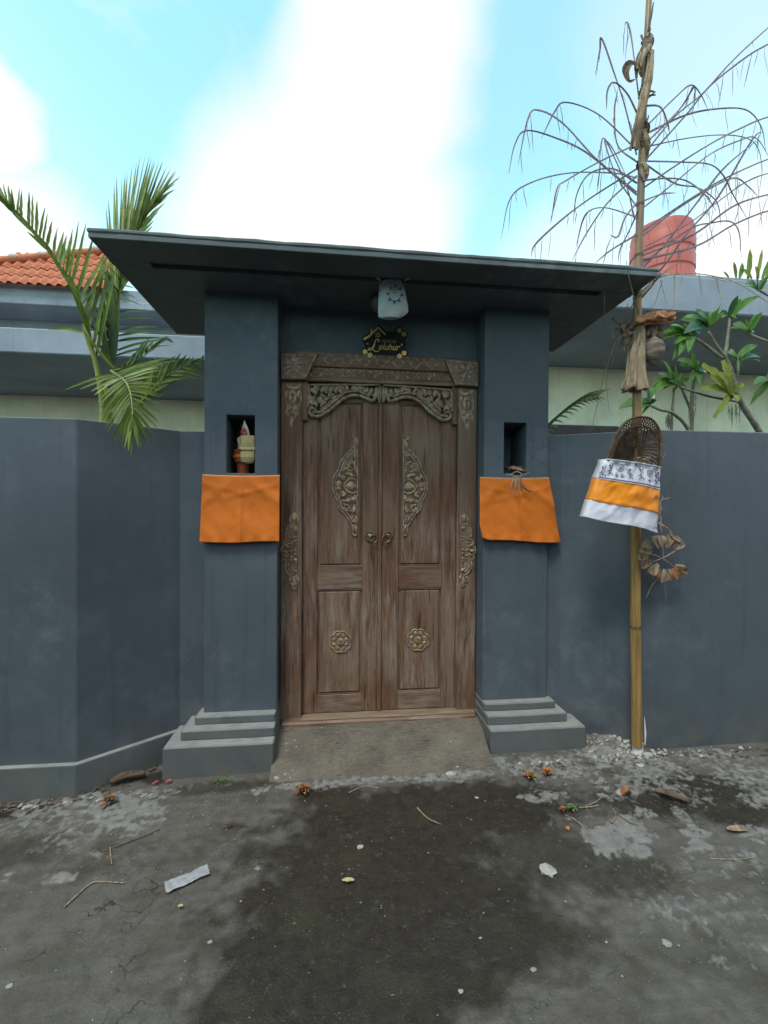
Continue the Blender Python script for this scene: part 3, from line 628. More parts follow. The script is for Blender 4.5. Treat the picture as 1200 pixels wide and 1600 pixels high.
# pierced apron under the header: two scrolled halves and the middle leaf
for mi in (0, 1):
    z1 = zoom(430, 540, 6.667); r = Relief(2.846, mi == 1, z1)
    edge = [(352, 670), (360, 705), (395, 730), (450, 735), (530, 695), (600, 645), (660, 590), (720, 545), (790, 520), (860, 518), (920, 535), (975, 560), (1010, 572), (1035, 555), (1030, 520), (1000, 515)]
    r.line(edge, .0085, 8, q=8); r.line([(350, 690), (365, 655), (400, 650), (420, 680), (405, 700), (385, 690)], .006)
    r.line([(400, 690), (470, 690), (530, 655), (590, 605), (650, 555), (710, 500), (770, 480), (860, 478), (930, 500), (980, 530)], .006, 8)
    r.line([(470, 665), (520, 640), (560, 600), (620, 560)], .005)
    for q in ((380,640,350,560,40),(380,600,420,520,44),(430,640,400,560,40),(440,600,490,540,48),(470,640,540,590,40),(500,600,560,545,46),(560,620,600,560,42),(520,560,470,500,44),(560,540,620,500,50),(600,560,680,500,40),(410,500,360,430,46),(420,520,440,440,44),(480,500,500,430,44),
              (540,500,530,420,46),(570,500,610,420,46),(640,500,640,420,48),(660,480,720,420,46),(700,490,760,450,40),(760,470,740,410,44),(800,480,820,410,46),(840,475,890,420,44),(900,490,880,430,40),(930,500,960,430,46),(970,520,1010,440,44),(985,530,1000,460,34),(860,460,930,430,36),(350,520,350,440,36),(600,470,560,430,36),(700,450,670,415,34),(380,570,360,500,36)):
        r.blade(*q, random.uniform(-.15, .15), .009)
    for sx, sy, rr, a in ((385, 585, 34, 0), (470, 560, 32, 2), (590, 520, 32, 4), (700, 490, 26, 1), (930, 470, 28, 3), (830, 450, 24, 2), (430, 440, 26, 0), (530, 450, 26, 2), (640, 450, 26, 5)): r.spiral(sx, sy, rr, 1.5, a, 1 if rr % 4 else -1, .0055)
    r.line([(345, 640), (348, 540), (346, 420)], .006); r.line([(345, 408), (700, 406), (1085, 410)], .005)
    for q in ((1060, 555, 1055, 430, 56), (1085, 590, 1088, 420, 44)): r.blade(*q, 0, .012)
    r.build('pierced_carving', CARVE, door, True)
    # spandrel bracket beside the post
    MB().box(*( (-.2165, -.185) if not mi else (.7695, .8055)), 2.84, 2.872, 2.06, 2.312, .004).build('bracket', WOODV, door)

# leaves: thing > leaf > stile, rail, panel, bead, carving, handle
ZB, ZT, ZM0, ZM1, ZP0 = .152, 2.33, .963, 1.112, .268
def leaf_(mi):
    xs = (-.2165, -.12, .176, .276) if not mi else (.8055, .711, .415, .3045)
    lf = bpy.data.objects.new('door_leaf', None); COL.objects.link(lf); lf.parent = door; lf.empty_display_size = .1
    def bx(name, xa, xb, ya, yb, z0, z1, mat, c=.003): return MB().box(min(xa, xb), max(xa, xb), ya, yb, z0, z1, c).build(name, mat, lf)
    bx('stile', xs[0], xs[1], YL, YL+.04, ZB, ZT, WOODV); bx('stile', xs[2], xs[3], YL, YL+.04, ZB, ZT, WOODV)
    s = 1 if not mi else -1
    for z0, z1 in ((ZB, ZP0), (ZM0, ZM1), (2.195, ZT)): bx('rail', xs[1]+s*.0005, xs[2]-s*.0005, YL+.0015, YL+.04, z0, z1, WOODH)
    for z0, z1 in ((ZP0, ZM0), (ZM1, 2.195)):
        bx('panel', xs[1]-s*.004, xs[2]+s*.004, YL+.014, YL+.034, z0-.004, z1+.004, WOODV, .002)
        bx('panel_field', xs[1]+s*.016, xs[2]-s*.016, YL+.005, YL+.0142, z0+.016, z1-.016, WOODV, .0045)
        for za_, zb_ in ((z0+.0015, z0+.008), (z1-.008, z1-.0015)): bx('bead', xs[1]+s*.001, xs[2]-s*.001, YL+.004, YL+.0145, za_, zb_, WOODH, .002)
    # tall half-medallion
    z3 = zoom(500, 660, 6.316); r = Relief(YL+.004, mi == 0, z3)
    pq = Relief(YL+.004, mi == 0, z3); pq.plate([(822,155),(850,150),(870,170),(862,200),(880,270),(930,330),(985,410),(1000,470),(1050,560),(1060,640),(1040,720),(1000,790),(985,860),(920,930),(895,975),(865,1030),(858,1100),(825,1118)], .003); pq.build('medallion_ground', WOODV, lf)
    o_ = [(850,150),(875,155),(835,185),(850,235),(885,285),(935,335),(985,405),(1002,475),(1045,545),(1058,640),(1040,720),(1002,790),(988,855),(925,925),(895,975),(862,1030),(855,1105),(828,1118)]
    r.line(o_, .0042, dy=-.006); r.line([(x-22 if x > 880 else x-8, y+(12 if y < 640 else -12)) for x, y in o_[3:-3]], .0032, dy=-.006)
    r.line([(824, 165), (822, 500), (822, 800), (824, 1115)], .003, dy=-.006)
    r.spiral(850, 318, 34, 1.7, 3.4, 1, .0042, dy=-.006); r.spiral(935, 440, 40, 1.8, 2.8, 1, .0048, dy=-.006, tail=[(835, 480), (860, 410), (905, 392)]); r.spiral(850, 948, 36, 1.7, 2.8, -1, .0045, dy=-.006)
    r.spiral(925, 845, 36, 1.6, 0, 1, .0045, dy=-.006, tail=[(845, 810), (880, 880)])
    r.line([(828, 500), (850, 470), (890, 490), (930, 470), (975, 490)], .0042, dy=-.006); r.line([(845, 380), (850, 440), (830, 480)], .0035, dy=-.006)
    r.line([(830, 585), (880, 560), (930, 600), (950, 635), (920, 680), (870, 705), (830, 690)], .0048, dy=-.006); r.bump(880, 635, 42, 46, .013); r.blade(835, 640, 940, 636, 70, 0, .012, -.004)
    for q in ((1000, 620, 30, 36), (1005, 665, 24, 24), (860, 765, 30, 30), (905, 775, 34, 26), (950, 785, 20, 18), (960, 555, 22, 26), (920, 520, 26, 18), (1000, 540, 16, 22), (955, 700, 24, 18), (880, 525, 20, 16)): r.bump(*q, .013)
    for q in ((850, 545, 900, 500, 34), (950, 580, 995, 510, 34), (930, 700, 990, 740, 34), (850, 720, 845, 800, 34), (845, 830, 870, 900, 30), (840, 370, 838, 280, 22), (850, 1010, 842, 1090, 26), (845, 250, 845, 180, 22), (870, 430, 900, 400, 20), (900, 820, 960, 800, 26)): r.blade(*q, .15, .01, -.005)
    r.build('medallion', GILT, lf, True)
    # eight-petalled flower
    zf = zoom(490, 960, 5.714); cx, cy = (240, 243) if not mi else (930, 226); r = Relief(YL+.004, False, zf); N = 8
    out_ = []
    for k in range(N*6):
        a = 2*math.pi*k/(N*6); q = 84+13*abs(math.sin(N*a/2)); out_.append((cx+q*math.cos(a), cy+q*math.sin(a)*1.02))
    pq = Relief(YL+.004, False, zf); pq.plate(out_, .003); pq.build('flower_ground', WOODV, lf); r.line(out_, .0038, close=True, dy=-.004, q=1)
    for k in range(N):
        a = 2*math.pi*(k+.5)/N; q = 62; r.bump(cx+q*math.cos(a), cy+q*math.sin(a), 24, 17, .008, a); r.line([(cx+44*math.cos(a+.3), cy+44*math.sin(a+.3)), (cx+82*math.cos(a+.36), cy+82*math.sin(a+.36))], .0025, dy=-.004)
    r.bump(cx, cy, 34, 34, .014)
    for k in range(-2, 3):
        h = math.sqrt(max(0, 30**2-(k*12)**2)); r.line([(cx+k*9-h*.6, cy+k*9+h*.6), (cx+k*9, cy+k*9), (cx+k*9+h*.6, cy+k*9-h*.6)], .0016, dy=-.0125)
    r.build('flower_carving', GILT, lf, True)
    # ring pull
    hp = Vector((*xz(*((578, 838) if not mi else (606, 838)), YL),)); c = Vector((hp[0], YL, hp[1])); mb = MB()
    My = Matrix.Rotation(R(90), 3, 'X'); mb.lathe([(.033, .0), (.033, .003), (.024, .006), (.02, .004), (.012, .012), (.001, .014)], c, 24, My)
    pts = [c+Vector((.031*math.cos(a), -.006, .031*math.sin(a))) for a in [2*math.pi*k/24 for k in range(25)]]; mb.tube(pts, .0035, 6, cap=False)
    ro = c+Vector((.022 if not mi else -.012, -.016, -.014)); pts = [ro+Vector((.027*math.cos(a), .004*math.sin(a), .024*math.sin(a))) for a in [2*math.pi*k/24 for k in range(25)]]; mb.tube(pts, .0034, 6, cap=False)
    if mi: mb.tube([c+Vector((-.006, -.014, -.02)), c+Vector((-.014, -.016, -.05)), c+Vector((-.016, -.016, -.085))], [.003, .007, .005], 6)
    mb.build('ring_handle', IRON, lf, True)
    return lf
leaf_(0); leaf_(1)
MB().box(.2765, .304, YL-.012, YL+.03, ZB, 2.32, .006).build('meeting_strip', WOODV, door)
# hidden dark room behind the pierced work is closed by the leaves themselves

# ------------------------------------------------------------------ house sign
zs = zoom(560, 420, 10); YS_ = 2.838
sg = thing('name_sign', xz(600, 560, YS_)[0:1]+(YS_,)+xz(600, 560, YS_)[1:], 'black and gold house name sign with flowers above the door', 'sign')
r = Relief(YS_, False, zs)
r.plate([(310,880),(440,1000),(560,985),(600,915),(670,925),(700,970),(770,1000),(760,1080),(725,1130),(740,1190),(725,1270),(780,1310),(760,1370),(700,1390),(660,1430),(600,1410),(560,1395),(240,1395),(200,1420),(140,1400),(100,1350),(50,1310),(60,1260),(115,1240),(110,1170),(60,1120),(60,1080),(170,1010),(170,930),(220,930),(225,965)], .012)
r.build('board', BLACK, sg)
YF = YS_-.013
r = Relief(YF, False, zs); r.plate([(75,1085),(90,1120),(180,1060),(310,935),(410,1035),(430,1022),(310,900),(215,985),(215,935),(190,935),(190,1010),(140,1050)], .002); 
r.line([(275, 990), (275, 1060)], .0012); r.line([(305, 970), (305, 1060)], .0012); r.line([(335, 990), (335, 1060)], .0012); r.line([(270, 1020), (340, 1020)], .0012); r.line([(270, 1058), (340, 1058)], .0012)
r.build('house_emblem', GOLD, sg)
def star(x, y, rad, mat):
    r = Relief(YF, False, zs); r.plate([(x+rad*(1 if k % 2 == 0 else .66)*math.cos(math.pi*k/6+.5), y+rad*(1 if k % 2 == 0 else .66)*math.sin(math.pi*k/6+.5)) for k in range(12)], .003); r.bump(x, y, rad*.3, rad*.3, .006); r.build('flower', mat, sg)
for x, y in ((103, 1297), (180, 1350), (715, 1318), (643, 1368)): star(x, y, 46, GOLD)
for x, y in ((640, 962), (712, 1020)): star(x, y, 44, DIMGOLD)
for x, y in ((143, 1170), (677, 1187)): star(x, y, 16, GOLD)
r = Relief(YF-.001, False, zs)
Lp = [(325, 1130), (310, 1100), (280, 1105), (255, 1150), (235, 1220), (200, 1265), (165, 1270), (160, 1250), (185, 1238), (230, 1265), (270, 1290), (310, 1285), (325, 1265)]
r.line(Lp, .0028, 6, q=8); r.line([(262, 1130), (240, 1210), (222, 1240)], .005, 6, taper=True); r.bump(313, 1128, 12, 12, .003)
r.build('initial_letter', GOLD, sg, True)
def text(body, px, py, wpx, hpx, shear, mat, name, offs=0.0):
    c = bpy.data.curves.new(name, 'FONT'); c.body = body; c.shear = shear; c.extrude = .01; c.offset = offs
    o = bpy.data.objects.new(name, c); COL.objects.link(o); bpy.context.view_layer.update()
    me = bpy.data.meshes.new_from_object(o.evaluated_get(bpy.context.evaluated_depsgraph_get())); bpy.data.objects.remove(o)
    xs = [v.co.x for v in me.vertices]; ys = [v.co.y for v in me.vertices]; x0, x1, y0, y1 = min(xs), max(xs), min(ys), max(ys)
    a, b_ = xz(*zs(px, py), YF), xz(*zs(px+wpx, py-hpx), YF); lo = sg.location
    for v in me.vertices: v.co = Vector((a[0]+(v.co.x-x0)/(x1-x0)*(b_[0]-a[0])-lo.x, YF-.0015-(v.co.z+.01)*.08-lo.y, a[1]+(v.co.y-y0)/(y1-y0)*(b_[1]-a[1])-lo.z))
    o = bpy.data.objects.new(name, me); COL.objects.link(o); o.parent = sg; me.materials.clear(); me.materials.append(mat); return o
text('eluhur', 318, 1265, 335, 88, .35, GOLD, 'lettering', .012)
text('PONDOK', 372, 1153, 220, 36, 0, DIMGOLD, 'small_lettering')

# ------------------------------------------------------------------ lamp under the roof, wrapped in a printed bag
lp = thing('wrapped_lamp', (.34, 2.62, ZR), 'milky white bag with a sun print hung over the lamp under the roof', 'lamp')
zl = zoom(560, 420, 10); YB = 2.475
mb = MB(); rows = [(150, 345, 715), (180, 335, 725), (300, 328, 745), (450, 322, 770), (560, 318, 790), (640, 318, 795), (690, 320, 740), (725, 330, 680), (738, 372, 650)]
k = 14; vs = []; fs = []
for yy, xa, xb in rows:
    for i in range(k+1):
        t = i/k; x = xa+(xb-xa)*t; d = .022*math.sin(math.pi*t)**.6+.004*noise.noise(Vector((t*6, yy*.012, 0)))
        q = at(*zl(x, yy), YB); vs.append((q.x, YB+.03-d, q.z))
nb = len(vs)
for (x, y, z) in list(vs): vs.append((x, 2*(YB+.035)-y, z+.004))
for j in range(len(rows)-1):
    for i in range(k):
        a = j*(k+1)+i; fs.append((a, a+1, a+k+2, a+k+1)); fs.append((nb+a, nb+a+k+1, nb+a+k+2, nb+a+1))
mb.add(vs, fs); mb.build('bag', PLASTIC, lp, True)
r = Relief(YB+.0035, False, zl); S = []
for i in range(24):
    a = 2*math.pi*i/24+.08; q = (150 if i % 3 == 0 else 98) if True else 0; S.append((570+q*math.cos(a)*.95, 400+q*math.sin(a)*1.15*.98))
inner = [(570+92*math.cos(2*math.pi*i/24+.08), 390+106*math.sin(2*math.pi*i/24+.08)) for i in range(24)]
vs = [r.P(x, y) for x, y in S]+[r.P(x, y) for x, y in inner]; r.add(vs, [(i, (i+1) % 24, 24+(i+1) % 24, 24+i) for i in range(24)])
r.line([(500, 335), (530, 322), (560, 330)], .0012, 5); r.line([(585, 328), (610, 318), (635, 326)], .0012, 5); r.line([(540, 360), (570, 368), (600, 358)], .0012, 5); r.bump(565, 328, 8, 8, .002)
r.build('sun_print', PRINT, lp)
mb = MB(); q = at(590, 470, 2.66); mb.lathe([(.0, -.075), (.035, -.07), (.06, -.045), (.07, -.01), (.055, .04), (.04, .08)], (q.x+.02, 2.66, q.z), 20); mb.tube([(q.x+.02, 2.66, q.z+.07), (q.x+.02, 2.66, ZR+.0)], .04, 12); mb.build('lamp_globe', simple('smoked_glass', [(.05, .045, .045), (.07, .065, .065)], 9, rough=.25, bump=0), lp, True)
for ex in (300, 790):
    mb = MB()
    a = at(*zl(ex, 150), YB); b_ = at(*zl(345 if ex < 500 else 715, 190), YB); mb.tube([b_, (a+b_)/2+Vector((0, 0, .004)), a, a+Vector((.0, .0, .02))], [.003, .006, .009, .003], 7); mb.build('knot', PLASTIC, lp, True)

# ------------------------------------------------------------------ orange cloths on the pillars
def hang(name, TL, TR, BL, BR, label, flare, seed, crease):
    Y0 = YP-.012; nU, nV = 60, 46; mb = MB(); vs = []
    c4 = [at(*q, Y0) for q in (TL, TR, BL, BR)]
    for j in range(nV+1):
        v = j/nV
        for i in range(nU+1):
            u = i/nU; p = (c4[0]*(1-u)+c4[1]*u)*(1-v)+(c4[2]*(1-u)+c4[3]*u)*v
            p.z -= .006*math.sin(math.pi*u)*(1-v)                        # the string sags
            q = Vector((u*3, v*2, seed))
            fold = .014*noise.noise(q)+.006*noise.noise(Vector((u*7-v*4, v*3, seed+3)))+.0016*noise.noise(Vector((u*16+v*9, v*10, seed)))
            dg = math.exp(-((u-v*1.1-.55)/.1)**2)*.011+math.exp(-((1-u-v*.9-.6)/.09)**2)*.007+math.exp(-((v-.12-u*.25)/.04)**2)*.006*(1-u)+math.exp(-((v-.12-(1-u)*.3)/.04)**2)*.008*u
            bot = max(0, v-.9)*10; hem = bot*.005*math.sin(u*31+seed)
            p.y -= .004+.02*v*v*.8+(fold+dg)*min(1, v*4)*.8+hem+.004*abs(math.sin(math.pi*crease*u))*v+.005*max(0, 1-abs(u-.5)/.035)*min(1, v*3)
            p.x += flare*(u**4)*(v**2.5)*.0
            if seed > 4: p.z += .012*max(0, (.12-u)/.12)**2*v*4*.4; p.x += .018*max(0, (v-.8)/.2)*max(0, (.25-u)/.25)
            p.z += .003*math.sin(u*8+seed)*v
            vs.append(p)
    mb.add(vs, [(j*(nU+1)+i, j*(nU+1)+i+1, (j+1)*(nU+1)+i+1, (j+1)*(nU+1)+i) for j in range(nV) for i in range(nU)])
    t = thing(name, (c4[0]+c4[1]+c4[2]+c4[3])/4, label, 'cloth'); o = mb.build('fabric', ORANGE, t, True)
    sm = o.modifiers.new('thickness', 'SOLIDIFY'); sm.thickness = .0016
    mb = MB(); top = [vs[i] for i in range(0, nU+1, 4)]; ends = [Vector((c4[0].x-.012, YP+.05, c4[0].z)), Vector((c4[1].x+.012, YP+.05, c4[1].z))]
    mb.tube([Vector(p)+Vector((0, .001, .001)) for p in top], .0028, 6); mb.build('string', simple('pale_string_'+str(seed), [(.4, .33, .26), (.5, .42, .35)], 30, bump=0), t, True)
    # sewn hem
    bot = [vs[(nV-1)*(nU+1)+i] for i in range(nU+1)]; mb = MB(); mb.tube([Vector(p)+Vector((0, -.001, -.003)) for p in bot], .0022, 5); mb.build('hem', ORANGE, t, True)
hang('orange_cloth', (316.5, 742), (437.5, 743), (313, 848), (437, 846), 'square orange cloth tied below the left pillar niche holding the offerings', 0, 1.3, 2)
hang('orange_cloth', (749.5, 746), (857.5, 746.5), (748, 843), (874, 848), 'orange cloth with a flared right corner, below the right pillar niche', .03, 5.1, 3)

# unseen wall across the lane, added to block low light under the roof
tag(MB().box(-14, 15, -2.6, -2.4, -.3, 3.1, .01).build('shade_wall', GREY, None), kind='structure')

# ------------------------------------------------------------------ offerings in the niches
ly = YP+.1
t = thing('offering_cup', (*at(382, 735, ly).xy, 1.706), 'orange red cup standing in the left niche, behind the pale leaf pouch', 'cup')
c = at(380, 700, ly+.03); mb = MB(); mb.lathe([(.0, 1.708), (.036, 1.708), (.038, 1.73), (.04, 1.775), (.055, 1.785), (.056, 1.83), (.06, 1.86), (.052, 1.862), (.046, 1.80), (.0, 1.80)], (c.x, c.y, 0), 20); mb.build('cup_body', TERRA, t, True)
mb = MB(); mb.lathe([(.0565, 1.805), (.061, 1.812), (.061, 1.822), (.0575, 1.828)], (c.x, c.y, 0), 20); mb.build('cup_band', simple('orange_band', [(.55, .14, .03), (.6, .2, .05)], 9), t, True)
t = thing('leaf_pouch', (*at(386, 720, ly-.04).xy, 1.83), 'pale woven palm leaf pouch with flowers in the left niche', 'offering')
zq = zoom(290, 620, 6.4); Yq = YP+.045; mb = MB(); ns = 12; vs = []; prof = [(385, 555, 690), (420, 553, 692), (500, 555, 690), (520, 560, 686), (560, 552, 690), (620, 560, 686), (655, 580, 670), (668, 610, 640)]
for yy, xa, xb in prof:
    a, b_ = at(*zq(xa, yy), Yq), at(*zq(xb, yy), Yq); cc = (a+b_)/2; rx = (b_.x-a.x)/2
    for k in range(ns*2): an = 2*math.pi*k/(ns*2); vs.append((cc.x+rx*math.cos(an)*(1+.03*(k % 2)), cc.y+.02+rx*.7*math.sin(an)*(1+.05*(k % 2)), cc.z))
N2 = ns*2; mb.add(vs, [(j*N2+k, j*N2+(k+1) % N2, (j+1)*N2+(k+1) % N2, (j+1)*N2+k) for j in range(len(prof)-1) for k in range(N2)]+[tuple((len(prof)-1)*N2+k for k in range(N2))])
mb.build('pouch', PALELEAF, t, False)
mb = MB(); 
for k in range(9):
    x = 560+k*16; a = at(*zq(x, 500), Yq-.02); b_ = at(*zq(x+6, 540), Yq-.024); mb.leaf([a, (a+b_)/2+Vector((0, -.006, 0)), b_], .014, (0, -1, 0))
mb.tube([at(*zq(x, 520+6*math.sin(x*.1)), Yq-.022) for x in range(530, 690, 10)], .0025, 5); mb.build('leaf_tie', PALELEAF, t, True)
for pts_, w_ in (([(560, 395), (528, 420), (536, 470), (522, 500)], .012), ([(575, 515), (545, 500), (522, 520)], .014), ([(690, 500), (665, 540), (690, 560)], .012)):
    mb = MB(); mb.leaf(cr([at(*zq(x, y), Yq-.02) for x, y in pts_], 5), w_, (.3, -1, 0), .3); mb.build('leaf_curl', PALELEAF, t, True)
for k in range(7):     # overlapping strips round the pouch
    x = 560+k*19; mb = MB(); mb.leaf([at(*zq(x, 388+5*(k % 2)), Yq-.014-.002*(k % 2)-.006*math.sin(k*.5)), at(*zq(x, 450), Yq-.017-.002*(k % 2)-.006*math.sin(k*.5)), at(*zq(x+2, 505), Yq-.015-.006*math.sin(k*.5))], .0135, (0, -1, 0), .15, lambda t: 1); mb.build('leaf_strip', PALELEAF, t)
    mb = MB(); mb.leaf([at(*zq(x, 545), Yq-.016-.006*math.sin(k*.5)), at(*zq(x, 600), Yq-.020-.002*(k % 2)-.006*math.sin(k*.5)), at(*zq(x*.9+62, 652), Yq-.012-.006*math.sin(k*.5))], .0135, (0, -1, 0), .15, lambda t: 1-.4*t); mb.build('leaf_strip', PALELEAF, t)
mb = MB()
for e in ((585, 230, 60), (560, 290, 40), (620, 300, 50), (600, 340, 60), (640, 360, 40)): a = at(*zq(605, 385), Yq+.01); b_ = at(*zq(e[0], e[1]), Yq); mb.leaf([a, a.lerp(b_, .5)+Vector((.003, -.004, 0)), b_], e[2]*.0005, (0, -1, 0), .4)
mb.build('white_petals', simple('cream_petal', [(.5, .42, .38), (.62, .55, .48)], 20, bump=0), t, True)
mb = MB()
for e in ((565, 280, 50), (575, 320, 60), (590, 345, 60), (545, 340, 40)): a = at(*zq(600, 385), Yq+.004); b_ = at(*zq(e[0], e[1]), Yq-.004); mb.leaf([a, a.lerp(b_, .5), b_], e[2]*.0006, (0, -1, 0), .4)
mb.build('red_petals', PINK, t, True)
t = thing('dry_offering', (*at(806, 738, YP+.05).xy, 1.722), 'dried brown leaf offering in the right niche trailing over the cloth', 'offering')
zr = zoom(720, 620, 6.4); mb = MB(); Yo = YP+.02
vs = []
for k in range(13):
    u = k/12; a = at(*zr(445+u*210, 700+16*math.sin(u*5)), Yo+.05); mb.ball(a+Vector((0, .0, -.008)), .014, .03, .007, 7, 4)
mb.build('leaf_heap', DRYD, t, True)
def strand(pp, w, mat, par, Y=Yo, up=(0, -1, 0), nm='strand'):
    P = cr([at(*zr(x, y), Y+dy) for x, y, dy in pp], 5); mb = MB(); mb.leaf(P, w, up, .3, lambda t: .35+.65*math.sin(math.pi*min(.95, .15+t*.8))); return mb.build(nm, mat, par, True)
for pp, w, mt in (([(440,770,.02),(500,772,-.01),(560,745,-.03),(620,775,-.035),(690,760,-.035)], .009, DRY), ([(470,715,.03),(520,705,.0),(600,725,-.01),(650,740,0)], .02, DRY), ([(530,790,-.03),(515,850,-.055),(480,940,-.06)], .008, DRY),
                  ([(550,790,-.03),(545,880,-.055),(540,990,-.06)], .012, DRY), ([(572,790,-.03),(578,880,-.055),(585,1000,-.06)], .009, DRY), ([(600,800,-.03),(605,870,-.055),(660,935,-.062),(715,950,-.062)], .013, DRYD), ([(620,740,-.01),(650,720,-.03),(690,770,-.04)], .008, DRYD), ([(500,770,0),(570,800,-.036),(640,770,-.03)], .008, DRY)): strand(pp, w, mt, t)

# ------------------------------------------------------------------ bamboo pole with dry fronds
YPO = 2.43
pb = on_ground(996, 1176); pole = thing('bamboo_pole', (pb.x, YPO, .03), 'tall bamboo pole hung with dry palm fronds, right of the gateway', 'pole')
pp = [(995.5, 1166), (993, 980), (993.5, 830), (995, 700), (995.5, 600), (996, 480), (998, 400), (1002, 280), (1005, 180), (1009, 90), (1014, 0), (1020, -130), (1035, -260)]
wid = [17.5, 16.5, 16, 15, 14.5, 13.5, 12.5, 11.5, 10.5, 9.5, 9, 7, 4]
PA = [at(x, y, YPO) for x, y in pp]; PC = cr(PA, 6); nP = len(PC)
def wat(i): t_ = i/(nP-1)*(len(wid)-1); k = min(int(t_), len(wid)-2); return (wid[k]+(wid[k+1]-wid[k])*(t_-k))*.5*YPO/FPX*.98
mb = MB(); mb.tube(PC, [wat(i) for i in range(nP)], 16); mb.build('culm', BAMBOO, pole, True)
def on_pole(py):
    k = min(range(nP), key=lambda i: abs((800-FPX*((PC[i]-CAM).dot(cU)/(PC[i]-CAM).dot(cF)))-py)); return PC[k], wat(k)
for py in (976, 660, 520, 470, 395, 330, 255, 130, 60):
    q, rr = on_pole(py); mb = MB(); mb.lathe([(rr*.96, -.012), (rr*1.09, -.006), (rr*1.0, 0), (rr*1.1, .005), (rr*.96, .014)], q, 16); mb.build('node', BNODE, pole, True)
# frond ribs (x, y in an enlarged view of the photo; the last number is how far the rib bends out of the plane of the pole)
zp = zoom(760, 0, 2.7273)
ribs = [([(640,640),(480,490),(340,437),(290,480),(235,590)],-.1), ([(640,820),(470,680),(330,530),(230,473),(180,500),(135,700)],.12), ([(640,830),(440,660),(300,590),(170,557),(120,620),(95,740)],-.2), ([(640,758),(540,738),(350,738),(190,780),(100,850),(62,1020)],.1), ([(630,930),(600,800),(540,660),(500,590),(485,640),(482,720)],-.08),
 ([(640,660),(590,450),(540,300),(490,165),(482,220),(467,300)],.05), ([(650,500),(600,400),(545,352),(515,390),(512,465)],-.12), ([(650,420),(630,250),(615,150),(600,98),(588,105)],.1), ([(640,780),(540,720),(440,740),(385,830),(370,950)],.25), ([(650,610),(480,690),(340,770),(300,810),(275,950)],-.3),
 ([(640,720),(450,840),(330,930),(210,1040),(190,1095)],.2), ([(640,750),(520,860),(430,990),(365,1110)],-.15), ([(640,925),(500,885),(420,920),(380,1060)],.3), ([(640,1000),(540,1060),(465,1120)],-.1), ([(640,880),(560,760),(520,660),(505,600),(540,640),(600,760)],.1),
 ([(670,660),(800,500),(920,400),(1050,260),(1200,120),(1320,20)],.1), ([(670,690),(850,490),(950,370),(1100,250),(1200,190),(1330,120)],-.15), ([(670,575),(850,490),(1000,462),(1110,470),(1170,540),(1190,640)],.2), ([(670,800),(800,710),(960,610),(1100,540),(1200,500),(1330,470)],-.25), ([(670,885),(800,780),(950,660),(1080,600),(1150,590),(1210,680)],.15),
 ([(670,686),(820,690),(950,700),(1010,750),(1050,830),(1110,930)],-.2), ([(670,628),(850,590),(1000,575),(1110,590),(1160,640),(1175,740)],.3), ([(660,990),(730,940),(880,840),(1020,760),(1200,680),(1350,640)],-.12), ([(660,1060),(850,960),(1000,850),(1100,780),(1200,740),(1340,720)],.22), ([(655,1090),(880,1000),(1050,880),(1200,830),(1330,810)],-.3), ([(650,1110),(890,1050),(1050,960),(1200,900),(1330,880)],.1),
 ([(670,450),(740,455),(770,520),(780,560)],-.05), ([(670,550),(800,420),(870,365),(910,400),(940,460)],.1), ([(670,620),(820,470),(885,372),(880,480)],-.1), ([(665,690),(800,780),(900,800),(980,860),(1000,960)],.15), ([(650,1180),(740,1150),(850,1000),(980,850),(1130,600),(1180,560)],-.2), ([(655,1130),(860,980),(960,950),(1040,945),(1075,990),(1085,1080)],.25), ([(660,860),(740,830),(810,822)],0), ([(655,1150),(760,1040),(900,860),(1010,720),(1150,600)],.05),
 ([(640,690),(560,620),(545,480),(560,380)],.15), ([(645,860),(590,930),(560,1010),(525,1000)],-.2), ([(645,900),(610,980),(570,1060),(560,1120)],.1), ([(660,770),(760,760),(850,770),(930,830),(980,900)],-.3), ([(660,1010),(800,900),(960,800),(1060,760),(1120,800),(1160,840)],.3)]
RND = random.Random(3)
for pts, bend in ribs:
    c2 = cr([Vector((x, y, 0)) for x, y in pts], 7); n = len(c2); P = []
    for i, v in enumerate(c2): t_ = i/(n-1); P.append(at(*zp(v.x, v.y), YPO-.01+bend*math.sin(t_*1.9)*.9))
    q = P[0]; w0 = RND.uniform(.0042, .0074); mb = MB()
    mb.tube(P, [w0*(1-.78*(i/(n-1))**1.3) for i in range(n)], 5, ((0, 1, 0), .55))
    mb.leaf(P[n//3:], RND.uniform(.008, .014), (RND.uniform(-.5, .5), -1, .4), .5, lambda t: math.sin(math.pi*min(1, .1+.9*t))**.6)
    for k in range(3, n-2, 2):          # shrivelled leaflets hanging from the rib
        if RND.random() < .36:
            a = P[k]; ln = RND.uniform(.04, .24); sw = Vector((RND.uniform(-.25, .25), RND.uniform(-.3, .3), -1)).normalized()
            b_ = a+sw*ln; mb.leaf([a, a.lerp(b_, .35)+Vector((RND.uniform(-.008, .008), 0, 0)), a.lerp(b_, .7), b_], RND.uniform(.003, .006), (0, -1, 0), .5)
    mb.build('dry_frond', FROND, pole, True)
z5 = zoom(840, 420, 3.3333)
